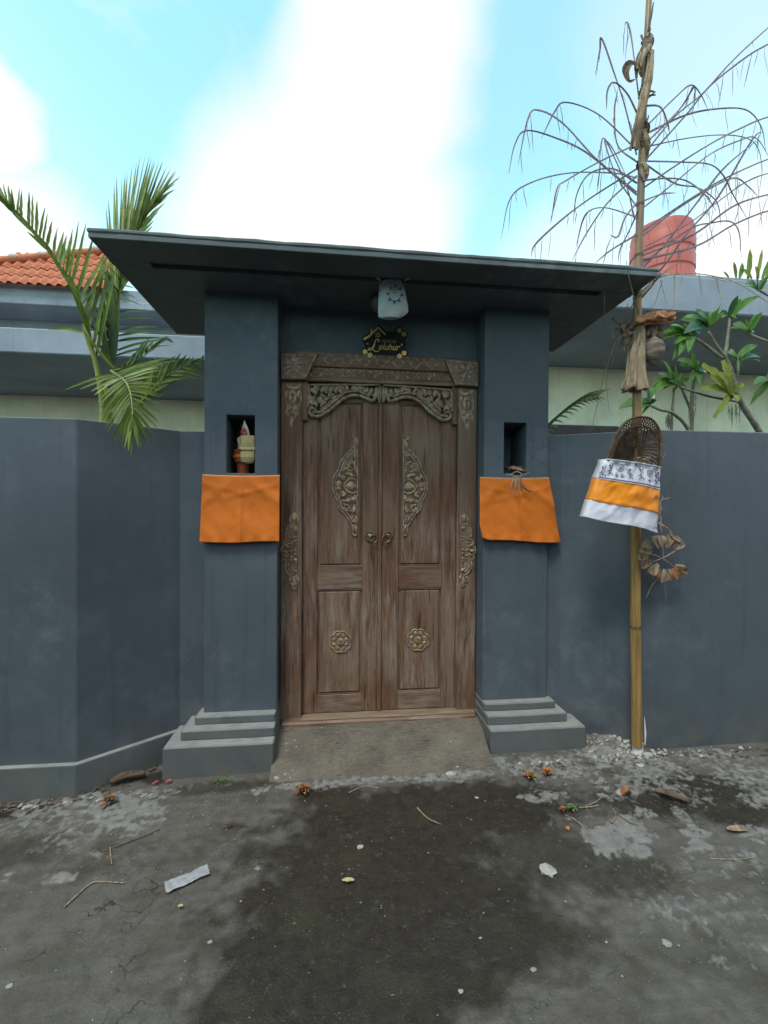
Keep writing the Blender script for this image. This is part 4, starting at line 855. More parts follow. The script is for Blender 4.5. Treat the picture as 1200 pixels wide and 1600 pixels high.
for pts, w0, mt in (([(540,130,0),(620,50,-.05),(750,25,-.1),(900,35,-.12),(1050,80,-.14),(1230,200,-.1),(1350,320,-.05)], .009, DRY), ([(520,130,-.02),(420,350,-.03),(340,580,0),(280,845,.03)], .006, DRYD), ([(352,60,-.1),(345,300,-.05),(355,560,0),(372,740,.02)], .004, DRYD), ([(530,240,0),(505,160,-.14),(480,60,-.24),(462,-40,-.3)], .008, DRY),
                   ([(470,180,0),(440,300,-.03),(410,420,-.04),(350,600,-.04)], .004, DRYD), ([(650,60,-.05),(610,180,-.05),(570,220,-.05)], .004, DRYD), ([(640,60,-.05),(670,180,-.05)], .004, DRYD), ([(710,30,-.08),(712,150,-.08),(708,260,-.08)], .007, DRY), ([(840,30,-.1),(855,140,-.1)], .004, DRYD), ([(930,50,-.1),(955,160,-.1)], .006, DRY), ([(755,30,-.08),(745,90,-.08)], .006, DRY), ([(1000,70,-.1),(880,40,-.1)], .005, DRY), ([(540,150,0),(600,80,-.03),(640,20,-.06)], .02, DRYD), ([(515,150,-.02),(590,70,-.05),(690,0,-.08),(800,-90,-.1)], .008, DRY), ([(520,160,-.02),(640,40,-.05),(780,-110,-.1),(860,-180,-.1)], .006, DRY)):
    P = cr([at(*z5(x, y), YPO+d) for x, y, d in pts], 6); n = len(P); mb = MB(); mb.tube(P, [w0*.5*(1-.6*i/(n-1)) for i in range(n)], 5, ((0, 1, 0), .6)); mb.build('dry_strip', mt, pole, True)
# sheaths tied up the pole
def bundle(pts, w, mat, nm, folds=5, Y=YPO, zf=zp, seed=0, thick=.5):
    P = cr([at(*zf(x, y), Y+d) for x, y, d in pts], 6); n = len(P); mb = MB(); rg = random.Random(seed)
    for f in range(folds):
        o = (f-(folds-1)/2)/folds; ww = w/folds*1.5
        Q = [p+Vector((o*w*(.6+.8*i/(n-1)), -.012*(f % 2)-.004, rg.uniform(-.01, .01))) for i, p in enumerate(P)]
        mb.tube(Q, [ww*(.35+.65*math.sin(math.pi*min(1, .15+.8*i/(n-1)))) for i in range(n)], 7, ((0, 1, 0), thick))
    return mb.build(nm, mat, pole, True)
bundle([(700,225,-.03),(690,330,-.045),(665,440,-.04),(640,560,-.03),(622,640,-.03)], .034, DRY, 'leaf_sheath', 3, seed=1)
bundle([(697,180,-.03),(672,215,-.04),(648,280,-.04),(648,335,-.03)], .034, DRYD, 'leaf_sheath', 3, seed=2); bundle([(690,200,-.04),(662,240,-.05),(645,300,-.045)], .02, DRY, 'leaf_sheath', 2, seed=6)
bundle([(655,490,-.03),(640,560,-.035),(625,640,-.03)], .03, DRYD, 'leaf_sheath', 2, seed=3)
RW = random.Random(18)
for y0 in range(150, 760, 34):      # dry leaf strips wound round the upper pole
    q0, r0_ = on_pole(y0/2.7273); L_ = RW.uniform(.09, .2); a0 = RW.uniform(0, 6.28); P = []
    for k in range(15):
        u = k/14; q, rr = on_pole((y0+u*L_*600)/2.7273); a = a0+u*RW.choice((2.6, 3.4)); rr *= 1.12+.25*math.sin(math.pi*u); P.append(Vector((q.x+rr*math.cos(a), q.y+rr*math.sin(a), q0.z-u*L_+.02)))
    mb = MB(); mb.leaf(P, RW.uniform(.016, .034), (math.cos(a0), -1, .1), .4); mb.build('wound_leaf', DRYD if RW.random() < .55 else DRY, pole, True)
mb = MB(); P = cr([at(*zp(x, y), YPO-.04) for x, y in ((645, 285), (610, 275), (588, 310), (605, 350), (640, 335))], 7); mb.leaf(P, .045, (0, -1, .2), .5); mb.build('curled_leaf', DRYD, pole, True)
for a, b_ in (((690,130),(712,10)), ((690,200),(715,170)), ((680,190),(700,120)), ((685,410),(722,405)), ((685,420),(715,395)), ((675,380),(705,335)), ((675,540),(692,490)), ((668,510),(690,525)), ((660,150),(670,200)), ((690,390),(720,393))):
    mb = MB(); p0, p1 = at(*zp(*a), YPO-.02), at(*zp(*b_), YPO-.05); mb.tube([p0, p0.lerp(p1, .5)+Vector((.004, 0, .004)), p1], [.006, .005, .003], 5); mb.build('twig_stub', DRYD, pole, True)
# hanging dried sheath with flared foot, and dark knot beside it
z7 = zoom(940, 440, 8)
vs = []; prof = [(500, 430, 525), (560, 420, 528), (700, 400, 528), (900, 345, 522), (1100, 325, 522), (1220, 305, 535), (1300, 280, 548), (1350, 268, 552), (1362, 275, 540)]; kk = 54
for yy, xa, xb in prof:
    a, b_ = at(*z7(xa, yy), YPO-.03), at(*z7(xb, yy), YPO-.03); cc = (a+b_)/2; rx = (b_.x-a.x)/2
    for k in range(kk):
        an = 2*math.pi*k/kk; rp = 1+.3*math.cos(an*9); vs.append((cc.x+rx*math.cos(an)*(1+.07*math.cos(an*9)), cc.y+max(rx, .02)*.75*math.sin(an)*rp, cc.z+.008*math.sin(an*5)*(yy > 1250)))
mb = MB(); mb.add(vs, [(j*kk+k, j*kk+(k+1) % kk, (j+1)*kk+(k+1) % kk, (j+1)*kk+k) for j in range(len(prof)-1) for k in range(kk)]); mb.build('hanging_sheath', DRY, pole, True)
mb = MB(); rg = random.Random(4)
for k in range(22):
    c = at(*z7(300+rg.uniform(-80, 80), 620+rg.uniform(-90, 110)), YPO-.01+rg.uniform(-.03, .02)); e = c+Vector((rg.uniform(-.04, .03), rg.uniform(-.03, .02), rg.uniform(-.05, .03))); mb.leaf([c, c.lerp(e, .5)+Vector((0, -.01, .006)), e], .035, (rg.uniform(-.5, .5), -1, .3), .6)
mb.tube(cr([at(*z7(x, y), YPO-.03) for x, y in ((225, 585), (150, 610), (130, 670), (170, 730), (240, 745))], 6), .005, 6); mb.tube(cr([at(*z7(x, y), YPO-.03) for x, y in ((130, 455), (180, 500), (240, 550))], 5), .005, 6); mb.tube(cr([at(*z7(x, y), YPO-.03) for x, y in ((330, 700), (290, 790), (275, 880))], 5), [.02]*6+[.008]*5, 7)
mb.build('dark_leaf_knot', DRYD, pole, True)
mb = MB(); vs = []; n = 16; k = 9
for i in range(n+1):
    u = i/n; cx_, cy_ = 440+u*490, 480-u*60+math.sin(u*3.1)*8
    for j in range(k+1):
        v = j/k-.5; p = at(*z7(cx_, cy_+v*(50+120*math.sin(math.pi*min(1, u*.75+.1)))+10*math.sin(u*9)), YPO-.05-.03*math.cos(v*3)+.026*noise.noise(Vector((u*6, v*5, 1)))+.012*noise.noise(Vector((u*17, v*11, 4)))); p.z += .014*noise.noise(Vector((u*9, v*3, 8))); vs.append(p)
mb.add(vs, [(i*(k+1)+j, i*(k+1)+j+1, (i+1)*(k+1)+j+1, (i+1)*(k+1)+j) for i in range(n) for j in range(k)]); mb.build('rusty_leaf', RUST, pole, True)
mb = MB()
for y0, d in ((540, .0), (600, .01), (650, .0)):
    P = cr([at(*z7(x, y), YPO-.02+d) for x, y in ((540, y0), (600, y0+30), (680, y0-10), (740, y0+40))], 5); mb.tube(P, [.02+.008*math.sin(i) for i in range(len(P))], 7)
mb.build('dark_stalks', DRYD, pole, True)
# coconut husk
hc = at(*z7(655, 880), YPO-.045); t = thing('coconut', hc, 'shrivelled brown coconut husk tied to the bamboo pole', 'coconut')
mb = MB(); prof = []; vs = []; nu, nv = 26, 18
for j in range(nv+1):
    th = math.pi*j/nv
    for i in range(nu):
        a = 2*math.pi*i/nu; q = Vector((math.sin(th)*math.cos(a), math.sin(th)*math.sin(a), math.cos(th)))
        rr = 1+.07*noise.noise(q*2.2)+.05*noise.noise(q*6)-.06*math.exp(-((q.z+.08+.08*q.x)/.05)**2)-.05*math.exp(-((q.z+.3)/.05)**2); sx = 1 if q.z > -.2 else 1-.28*(-.2-q.z)
        vs.append(hc+Vector((q.x*.058*rr*sx, q.y*.055*rr*sx, q.z*.085*rr)))
mb.add(vs, [(j*nu+i, (j+1)*nu+i, (j+1)*nu+(i+1) % nu, j*nu+(i+1) % nu) for j in range(nv) for i in range(nu)]); mb.build('husk', HUSK, t, True)
mb = MB(); mb.tube([hc+Vector((0, 0, .07)), hc+Vector((-.004, .01, .12)), hc+Vector((-.02, .02, .17))], [.018, .012, .008], 8); mb.build('stalk', DRYD, t, True)
# white pipe that sockets the pole
t = thing('pipe_socket', (pb.x, YPO, .0), 'short white plastic pipe at the foot of the bamboo pole', 'pipe')
mb = MB(); q = at(996, 1150, YPO); rr = .034; mb.tube([(q.x+.006, YPO+.004, -.03), (q.x+.006, YPO+.004, .095)], rr*.86, 20)
mb.build('pipe', PVC, t, True); mb = MB(); mb.leaf([(q.x+.03, YPO-.026, .09), (q.x+.028, YPO-.03, .16), (q.x+.024, YPO-.026, .27)], .013, (0, -1, 0), .2); mb.build('pipe_strip', PVC, t, True)

# ------------------------------------------------------------------ woven shrine basket dressed in cloth
z8 = zoom(900, 640, 7.5); YBK = 2.30
bk = thing('shrine_basket', at(968, 760, YBK), 'arched wicker basket skirted with white and orange cloth, on the bamboo pole', 'basket')
# body: arch in the frontal plane, bulging towards the pole behind
rim = cr([at(*z8(x, y), YBK) for x, y in ((350, 640), (395, 480), (450, 340), (530, 200), (640, 110), (760, 84), (880, 110), (960, 200), (995, 310), (1000, 450), (985, 600), (975, 700))], 7)
rim2 = cr([at(*z8(x, y), YBK+.01) for x, y in ((400, 640), (440, 500), (490, 370), (570, 260), (670, 205), (760, 190), (850, 215), (920, 280), (955, 380), (960, 480), (950, 600), (940, 700))], 7)
mb = MB(); mb.tube(rim, .0065, 8); mb.build('outer_rim', WICKER, bk, True); mb = MB(); mb.tube(rim2, .005, 8); mb.build('inner_rim', WICKER, bk, True)
mb = MB(); n = len(rim)
for s in (1, -1):
    for i in range(0, n-3, 2):
        a, b_ = (rim[i], rim2[min(n-1, i+4)]) if s > 0 else (rim[min(n-1, i+4)], rim2[i]); mb.leaf([a, a.lerp(b_, .5)+Vector((0, -.006*s, 0)), b_], .008, (0, -1, 0), .1, lambda t: 1)
tag(mb.build('rim_weave', WICKER, bk, True), kind='stuff')
cen = at(*z8(700, 640), YBK)
def shell(u, v):     # u along arch 0..1, v from rim 0 to deep back 1
    k_ = u*(len(rim2)-1); i_ = min(int(k_), len(rim2)-2); e = rim2[i_].lerp(rim2[i_+1], k_-i_); c0 = at(*z8(690, 680), YBK)
    p = e.lerp(c0, v); p.y = YBK+.01+.085*math.sin(math.pi/2*min(1, v*1.15)); return p
mb = MB(); rg = random.Random(9)
for a0 in [x/26 for x in range(-14, 40)]:
    for s in (1, -1):
        P = [shell(min(1, max(0, a0+s*.34*(v/9))), v/9*.97) for v in range(10) if -.001 <= a0+s*.34*(v/9) <= 1.001]
        if len(P) > 2: mb.leaf([p+Vector((0, .002*s, 0)) for p in P], .0085, (0, -1, 0), .05, lambda t: 1)
for v in (.2, .42, .64, .84): mb.tube([shell(u/30, v) for u in range(31)], .0035, 5, ((0, 1, 0), .6))
tag(mb.build('basket_weave', WICKER, bk, True), kind='stuff')
mb = MB(); mb.leaf([at(*z8(700, 200), YBK+.06), at(*z8(705, 400), YBK+.075), at(*z8(700, 620), YBK+.05)], .02, (0, -1, 0), .1, lambda t: 1); mb.build('bamboo_slat', WICKER, bk, True)
mb = MB()
for k in range(16):
    p = at(*z8(rg.uniform(640, 930), rg.uniform(560, 640)), YBK+rg.uniform(.0, .03)); e = p+Vector((rg.uniform(-.03, .03), rg.uniform(-.01, .01), rg.uniform(-.006, .012))); mb.leaf([p, p.lerp(e, .5)+Vector((0, 0, .004)), e], .009, (0, -.6, 1), .3)
mb.build('dry_offering_scraps', DRY, bk, True)
# the skirt: one surface, three sewn bands
top = [(338, 582), (985, 680)]; bot = [(92, 1262), (920, 1440)]
def skirt(u, v, off=0):
    x = (top[0][0]*(1-u)+top[1][0]*u)*(1-v)+(bot[0][0]*(1-u)+bot[1][0]*u)*v; y = (top[0][1]*(1-u)+top[1][1]*u)*(1-v)+(bot[0][1]*(1-u)+bot[1][1]*u)*v
    if u < .0: pass
    bulge = -.03*math.sin(math.pi*min(1, max(0, u)))**.8-.02*v
    wr = .009*noise.noise(Vector((u*5, v*4, 2)))+.006*noise.noise(Vector((u*11+v*5, v*7, 6)))-.008*math.exp(-((u-.55)/.05)**2)*v
    q = at(*z8(x, y+8*math.sin(u*7)*v), YBK+.0); return Vector((q.x, YBK-.004+bulge+wr-off, q.z))
def band(v0, v1, mat, nm, off=0):
    nu, nv = 44, 14; vs = [skirt(i/nu, v0+(v1-v0)*j/nv, off) for j in range(nv+1) for i in range(nu+1)]
    # return round the sides
    mb = MB(); mb.add(vs, [(j*(nu+1)+i, j*(nu+1)+i+1, (j+1)*(nu+1)+i+1, (j+1)*(nu+1)+i) for j in range(nv) for i in range(nu)])
    for uu in (0, 1):
        e = [skirt(uu, v0+(v1-v0)*j/nv, off) for j in range(nv+1)]; b2 = [p+Vector(((-.006 if not uu else .004), .06, .004)) for p in e]; mb.add(e+b2, [(j, j+1, nv+1+j+1, nv+1+j) for j in range(nv)])
    o = mb.build(nm, mat, bk, True); sm = o.modifiers.new('thickness', 'SOLIDIFY'); sm.thickness = .0012; return o
b1 = band(0, .325, WHITE_SATIN, 'printed_band'); band(.33, .70, SATIN, 'orange_band', .0015); band(.695, 1, WHITE_SATIN, 'lower_band')
for v, w_ in ((.335, .003), (.70, .002), (.0, .0035), (.99, .002)):
    mb = MB(); mb.tube([skirt(i/40, v, .003) for i in range(41)], w_, 5); mb.build('seam', WHITE_SATIN if v != .70 else SATIN, bk, True)
def on_skirt(x, y):  # inverse of the skirt lay-out in the enlarged view
    u, v = .5, .2
    for _ in range(12):
        v = max(0, min(1, (y-(top[0][1]*(1-u)+top[1][1]*u))/((bot[0][1]*(1-u)+bot[1][1]*u)-(top[0][1]*(1-u)+top[1][1]*u)))); xa = top[0][0]*(1-v)+bot[0][0]*v; xb = top[1][0]*(1-v)+bot[1][0]*v; u = (x-xa)/(xb-xa)
    return max(-.02, min(1.02, u)), v
def pr_line(mb, pts, w):
    P = [skirt(*on_skirt(x, y), .0022) for x, y in pts]; mb.tube(P, w, 4, ((0, 1, 0), .3))
def disc(mb, x, y, r_, n=10): vs = [skirt(*on_skirt(x+r_*math.cos(6.283*k/n), y+r_*math.sin(6.283*k/n)), .0024) for k in range(n)]; mb.add(vs, [tuple(range(n))])
mb = MB(); pr_line(mb, [(370+i*31, 625+i*4.7) for i in range(20)], .0009); pr_line(mb, [(262+i*37, 795+i*6.3) for i in range(20)], .0022)
for q in ((360, 600), (645, 650), (930, 690)): disc(mb, *q, 12, 6)
for cx_, cy_ in ((482, 690), (828, 752)):
    for rad in (38, 24): pr_line(mb, [(cx_+rad*math.cos(6.283*k/16), cy_+rad*math.sin(6.283*k/16)) for k in range(17)], .0011)
    disc(mb, cx_, cy_, 11)
    for k in range(12): a = 6.283*k/12; pr_line(mb, [(cx_+38*math.cos(a), cy_+38*math.sin(a)), (cx_+48*math.cos(a), cy_+48*math.sin(a))], .0011)
for cx_, cy_ in ((432, 770), (497, 778)): pr_line(mb, [(cx_, cy_-28), (cx_-20, cy_+8), (cx_-8, cy_+22), (cx_+12, cy_+22), (cx_+20, cy_+6), (cx_, cy_-28)], .0013); disc(mb, cx_, cy_+6, 9)
for cx_, cy_, fl in ((290, 730, 1), (365, 715, 1), (590, 765, -1), (705, 770, 1), (950, 800, -1), (910, 830, 1)):   # standing figures
    for pts in (((0, 55), (6, 20), (-10, 0), (12, -25), (0, -50)), ((-28, 20), (-10, 0), (20, 5), (34, -30)), ((0, 25), (-24, 50), (-14, 60)), ((10, 25), (30, 45), (24, 62)), ((12, -25), (36, -60), (30, -75))): pr_line(mb, [(cx_+fl*a, cy_+b_) for a, b_ in pts], .0017)
    disc(mb, cx_+fl*4, cy_-56, 11)
pr_line(mb, [(815, 800), (810, 850)], .001); pr_line(mb, [(785, 832), (838, 842)], .0016); disc(mb, 805, 838, 11, 4); pr_line(mb, [(690, 690), (700, 700), (695, 712)], .002)
for k in range(5): pr_line(mb, [(870+k*22, 1370+8*math.cos(k*2)), (880+k*14, 1392-10*math.sin(k*2))], .0014)
tag(mb.build('print', NAVY, b1), kind='stuff')
mb = MB()
for pts in ([(915, 1030), (940, 1000), (965, 1040), (985, 1120), (1015, 1170)], [(1000, 1060), (1050, 1045), (1110, 1030)], [(985, 1010), (1020, 1020), (990, 1090), (1000, 1180), (1010, 1150)], [(985, 1100), (985, 1300), (1000, 1430)], [(1010, 400), (1055, 440), (1050, 520), (1010, 570)]):
    mb = MB(); mb.tube(cr([at(*z8(x, y), YBK-.03) for x, y in pts], 6), .0022 if pts[0][1] > 500 else .0008, 5); mb.build('tie_string', DRY, bk, True)
# leaf wheel hanging under the basket
z6 = zoom(860, 620, 4.6154); YWH = 2.385
wh = thing('dried_flower_wheel', at(1037, 873, YWH), 'round dried leaf ornament hanging below the shrine basket', 'ornament')
cw = (815, 1160); rg = random.Random(12)
for (x, y), big in (((765,1045),1),((700,1065),0),((685,1108),1),((670,1150),0),((690,1198),1),((730,1240),0),((770,1275),0),((820,1290),1),((870,1280),0),((905,1270),0),((935,1245),1),((955,1235),0),((850,1040),1),((905,1045),0),((800,1040),0),((745,1240),1)):
    d = Vector((x-cw[0], y-cw[1])); d.normalize(); L = 80 if big else 70; a = (x-d.x*L*.6, y-d.y*L*.6); e = (x+d.x*L*.55, y+d.y*L*.55); yy = YWH+rg.uniform(-.015, .015)
    P = [at(*z6(a[0]+(e[0]-a[0])*k/6, a[1]+(e[1]-a[1])*k/6), yy-.006*math.sin(k/6*3.1)) for k in range(7)]
    mb = MB(); mb.leaf(P, .06 if big else .052, (rg.uniform(-.3, .3), -1, rg.uniform(-.3, .3)), .35, lambda t: (.35+.65*min(1, t*1.6)) if t < .95 else .75); mb.build('petal_leaf', DRY if big else RUST if rg.random() < .25 else DRY, wh, True)
mb = MB()
for pts in ([(725, 880), (800, 920), (860, 960), (880, 1010), (940, 1060)], [(725, 1130), (815, 1170), (890, 1225)], [(740, 1190), (815, 1160), (920, 1100)], [(800, 860), (800, 960), (815, 1160)], [(800, 1290), (740, 1350), (690, 1450)], [(820, 1300), (838, 1480)]): mb.tube(cr([at(*z6(x, y), YWH-.004) for x, y in pts], 5), .0028 if pts[0][1] < 1200 else .0012, 5)
mb.build('leaf_stem', DRY, wh, True)
mb = MB()
for pts, w_ in (([(725, 880), (790, 915), (860, 950)], .012), ([(860, 960), (885, 1010), (935, 1040), (975, 1070)], .02), ([(900, 1095), (940, 1080), (978, 1068)], .025), ([(900, 1210), (940, 1215), (985, 1228)], .014)): mb = MB(); mb.leaf(cr([at(*z6(x, y), YWH-.012) for x, y in pts], 4), w_, (0, -1, .2), .4); mb.build('pointed_leaf', DRY, wh, True)

# ------------------------------------------------------------------ houses behind the walls
YH = 6.0
def zat(px, py, Y): return at(px, py, Y).z
hs = thing('house', (-6, 7.5, 0), 'pale house with grey canopy and red clay tile roof behind the left wall', 'house')
zc0, zc1 = zat(100, 554, YH), zat(100, 515, YH)
MB().box(-14, .4, 8.3, 8.5, -.1, zc0+.3, 0).build('wall', FAR_WALL, hs)
MB().box(-14, .4, YH, 9.2, zc0, zc1, .015).build('canopy_slab', FAR_GREY, hs)
zf0, zf1 = zat(80, 475, 8.5), zat(80, 447, 8.5)
MB().box(-16, .3, 9.3, 9.5, zc1, zf1+.1, 0).build('upper_wall', FAR_GREY, hs)
MB().box(-16, .3, 8.55, 9.3, zf0, zf0+(zf1-zf0)*.42, .012).build('eave_board', FAR_GREY, hs); MB().box(-16, .3, 8.6, 9.28, zf0+(zf1-zf0)*.42+.001, zf1+.05, .012).build('eave_fascia', FAR_GREY, hs)
# clay tiles: one shape, laid course by course under a rising hip
TW, TL_, SL = .165, .30, R(52); e0 = Vector((0, 8.45, zf1-.03)); ax = Vector((0, math.cos(SL), math.sin(SL))); nr = Vector((0, -math.sin(SL), math.cos(SL)))
def on_roof(px, py): d = photo_dir(px, py); return CAM+d*((e0-CAM).dot(nr)/d.dot(nr))
h0, h1 = on_roof(-30, 415), on_roof(200, 393)
def hip_v(x): return ((h0+(h1-h0)*((x-h0.x)/(h1.x-h0.x)))-e0).dot(ax)
tm = bpy.data.meshes.new('tile'); vs = []; k = 8
for j, (yy, dz) in enumerate(((0, .022), (TL_*1.12, .0))):
    for i in range(k+1):
        u = i/k; vs.append((u*TW*1.04, 0, 0)); h = .022*math.sin(u*2*math.pi)+.012*math.sin(u*math.pi)+dz; vs[-1] = Vector((u*TW*1.04, 0, 0))+ax*yy+nr*h
vs += [v-nr*.014 for v in vs[:k+1]]
tm.from_pydata(vs, [], [(i, i+1, k+2+i, k+1+i) for i in range(k)]+[(i, i+1, 2*k+3+i, 2*k+2+i) for i in range(k)]); tm.materials.append(TILE); tm.polygons.foreach_set('use_smooth', [True]*len(tm.polygons))
cnt = 0; xL, xR = on_roof(-70, 440).x, on_roof(182, 440).x
rf = MB().add([e0+Vector((xL, 0, 0)), e0+Vector((xR+.2, 0, 0)), e0+Vector((xR+.2, 0, 0))+ax*hip_v(xR+.2), e0+Vector((xL, 0, 0))+ax*hip_v(xL)], [(0, 1, 2, 3)]).build('roof', TILE, hs)
rg = random.Random(5); ncol = int((xR-xL)/TW)+1
for j in range(40):
    for i in range(ncol):
        x = xL+i*TW; v = j*TL_*.93
        if v > hip_v(x+TW/2)+.05: continue
        o = bpy.data.objects.new('tile', tm); COL.objects.link(o); o.parent = rf; o.location = Vector((x, 0, 0))+e0+ax*v+nr*(.012+rg.uniform(-.003, .003))-hs.location; cnt += 1
print('tiles', cnt)
cp = [e0+Vector((x, 0, 0))+ax*hip_v(x)+nr*.05 for x in [xL-.2+i*.42 for i in range(int((xR-xL)/.42)+2)]]
for i in range(len(cp)-1):
    mb = MB(); mb.tube([cp[i]-(cp[i+1]-cp[i])*.06, cp[i+1]], [.085, .07], 10); mb.build('ridge_cap', TILE, rf, True)
    mb = MB(); mb.ball(cp[i]+nr*.05, .1, .06, .05, 8, 5); mb.build('ridge_mortar', MORTAR, rf, True)

bd = thing('flat_roofed_building', (6, 7.5, 0), 'pale building with a thick grey flat roof edge behind the right wall', 'building')
zr0, zr1 = zat(1100, 489, 5.6), zat(1100, 433, 5.6)
MB().box(1.4, 14, 8.05, 8.25, -.1, zr0+.3, 0).build('wall', FAR_WALL, bd); MB().box(1.2, 14, 5.6, 10, zr0, zr1, .02).build('roof_edge', FAR_GREY, bd)
MB().box(1.3, 14, 5.62, 9.9, zr1, zr1+.03, 0).build('roof_top', FAR_GREY, bd)
lg = thing('dark_strip', (1.9, 4.4, 0), 'black strip showing just above the right wall beside the pillar', 'ledge')  # near-black box put where a dark strip shows above the wall
q0, q1 = at(855, 671, 4.4), at(968, 667, 4.4); MB().box(q0.x-.1, q1.x, 4.4, 4.7, q0.z-.6, q1.z+.01, .01).build('strip_block', DARK, lg)
# water tank
YT = 8.6; ta, tb = at(992, 430, YT), at(1074, 430, YT); rT = (tb.x-ta.x)/2; tcx = (ta.x+tb.x)/2; zt0, zt1 = zr1+.03, zat(1040, 364, YT)
tk = thing('water_tank', (tcx, YT, zt0), 'red round plastic water tank on the flat roof', 'water tank'); H_ = zt1-zt0; pf = [(rT*.98, 0)]
for k in range(6): z = H_*(.04+.15*k); pf += [(rT*.965, z), (rT, z+.015), (rT, z+H_*.105), (rT*.965, z+H_*.13)]
pf += [(rT*.985, H_*.95), (rT*.93, H_*1.0), (rT*.6, H_+.07), (rT*.5, H_+.08)]
mb = MB(); mb.lathe(pf, (tcx, YT, zt0), 40); mb.build('tank_body', TANK, tk, True)
mb = MB(); mb.lathe([(rT*.5, H_+.07), (rT*.53, H_+.08), (rT*.53, H_+.13), (rT*.48, H_+.15), (0, H_+.17)], (tcx, YT, zt0), 30); mb.build('lid', TANK, tk, True)

# ------------------------------------------------------------------ palm behind the left wall
z7p = zoom(0, 220, 3.2); pbase = at(168, 652, 3.15)
pm_ = thing('palm', (pbase.x, 3.15, 0), 'green palm leaning over the left wall beside the gateway', 'palm')
mb = MB(); mb.tube(cr([(pbase.x+.05, 3.2, -.02), (pbase.x+.03, 3.18, .9), at(165, 640, 3.1), at(158, 610, 3.1)], 6), [.06]*6+[.05]*6+[.035]*6+[.02], 10); mb.build('trunk', PALMY, pm_, True)
def frond(rach, lf, mat, w=.03, up=(0, -1, .2), rr=.012, stemmat=None, droop=.06, seed=0):
    """rach: (x, y, depth) in the enlarged view; lf: (t on rachis, tip x, tip y, depth)"""
    P = cr([at(*z7p(x, y), d) for x, y, d in rach], 8); n = len(P); rg = random.Random(seed)
    if rr > .005: mb = MB(); mb.tube(P, [rr*(1-.85*i/(n-1)) for i in range(n)], 7); mb.build('frond_stem', stemmat or PALMY, pm_, True)
    if not lf: return
    mb = MB(); mb.tube(P, [min(rr*.9, .004)*(1-.6*i/(n-1)) for i in range(n)], 5)
    for t_, x, y, d in lf:
        a = P[min(n-1, int(t_*(n-1)))]; e = at(*z7p(x, y), d); L = (e-a).length; m = 8
        Q = [a.lerp(e, i/m)+Vector((0, rg.uniform(-.2, .2)*.02*math.sin(math.pi*i/m), droop*L*math.sin(math.pi*i/m))) for i in range(m+1)]
        mb.leaf(Q, w*rg.uniform(.8, 1.15), (up[0]+rg.uniform(-.5, .5), up[1], up[2]+rg.uniform(-.3, .3)), .45, lambda q: min(1, .35+q*3)*(1-q**3)+.03)
    o = mb.build('frond', mat, pm_, True); return o
def fan(t0, t1, n, tips, seed=1, jit=10):
    """n leaflets between t0 and t1 of the rachis with tips along a polyline"""
    rg = random.Random(seed); c = cr([Vector(q) for q in tips], 12); o = []
    for i in range(n):
        u = i/(n-1); v = c[int(u*(len(c)-1))]; o.append((t0+(t1-t0)*u, v.x+rg.uniform(-jit, jit), v.y+rg.uniform(-jit, jit), v.z+rg.uniform(-.05, .05))) 
    return o
# long frond to the upper left
f1 = [(515, 1330, 3.1), (430, 900, 3.05), (330, 680, 3.0), (200, 490, 2.95), (60, 350, 2.9), (-20, 280, 2.88)]
frond(f1, fan(.12, .9, 28, [(575, 600, 3.05), (530, 540, 3.05), (555, 560, 3.05), (425, 390, 3.0), (345, 470, 3.0), (300, 430, 3.0), (235, 350, 2.95), (165, 262, 2.9), (95, 240, 2.9), (30, 215, 2.9), (-30, 215, 2.88)], 2), PALM, .023, rr=.012, droop=-.02)
frond(f1, fan(.15, .9, 26, [(400, 800, 2.95), (330, 650, 2.95), (270, 590, 2.95), (150, 450, 2.9), (40, 330, 2.88), (-40, 250, 2.85), (-60, 200, 2.85)], 3, 14), PALM, .026, rr=.004, droop=.02)
# frond behind the roof, to the upper right
f2 = [(560, 1150, 3.2), (585, 950, 3.3), (605, 700, 3.45), (660, 520, 3.6), (760, 330, 3.7), (850, 220, 3.75)]
frond(f2, fan(.22, .85, 26, [(535, 330, 3.6), (585, 190, 3.6), (640, 150, 3.65), (720, 70, 3.7), (770, 100, 3.7), (805, 105, 3.75), (860, 140, 3.75), (905, 160, 3.8)], 4), PALM, .026, rr=.012, droop=.0)
frond(f2, fan(.35, .9, 16, [(700, 600, 3.5), (760, 440, 3.6), (820, 300, 3.7), (905, 190, 3.8)], 5), PALM, .022, rr=.004, droop=.02)
frond(f2, fan(.08, .5, 13, [(860, 1015, 3.1), (830, 975, 3.15), (770, 905, 3.2), (700, 810, 3.3), (670, 730, 3.35), (640, 690, 3.4)], 6), PALMD, .02, rr=.004, droop=.03)
frond(f2, fan(.1, .5, 10, [(430, 900, 3.1), (500, 800, 3.1), (510, 640, 3.2), (530, 560, 3.3)], 16), PALMD, .03, rr=.004, droop=.03)
# dark unopened leaves in the middle
frond([(560, 1140, 3.2), (560, 900, 3.25), (545, 660, 3.3)], fan(.0, .8, 9, [(600, 800, 3.2), (560, 700, 3.25), (525, 640, 3.3), (545, 650, 3.3)], 7), PALMD, .045, rr=.02, stemmat=PALMD)
frond([(550, 1130, 3.15), (520, 950, 3.2), (512, 800, 3.2)], fan(0, .9, 8, [(500, 1000, 3.15), (490, 860, 3.15), (510, 790, 3.2), (535, 800, 3.2)], 8), PALMD, .035, rr=.012)
# yellowish sheath stem
frond([(520, 1330, 3.08), (480, 1120, 3.05), (430, 980, 3.02), (412, 915, 3.0)], [(.75, 240, 945, 2.95)], PALM, .03, rr=.022, droop=.05)
frond([(565, 1140, 3.1), (500, 1060, 3.05), (440, 970, 3.0), (415, 920, 3.0)], [], PALM, .03, rr=.014)
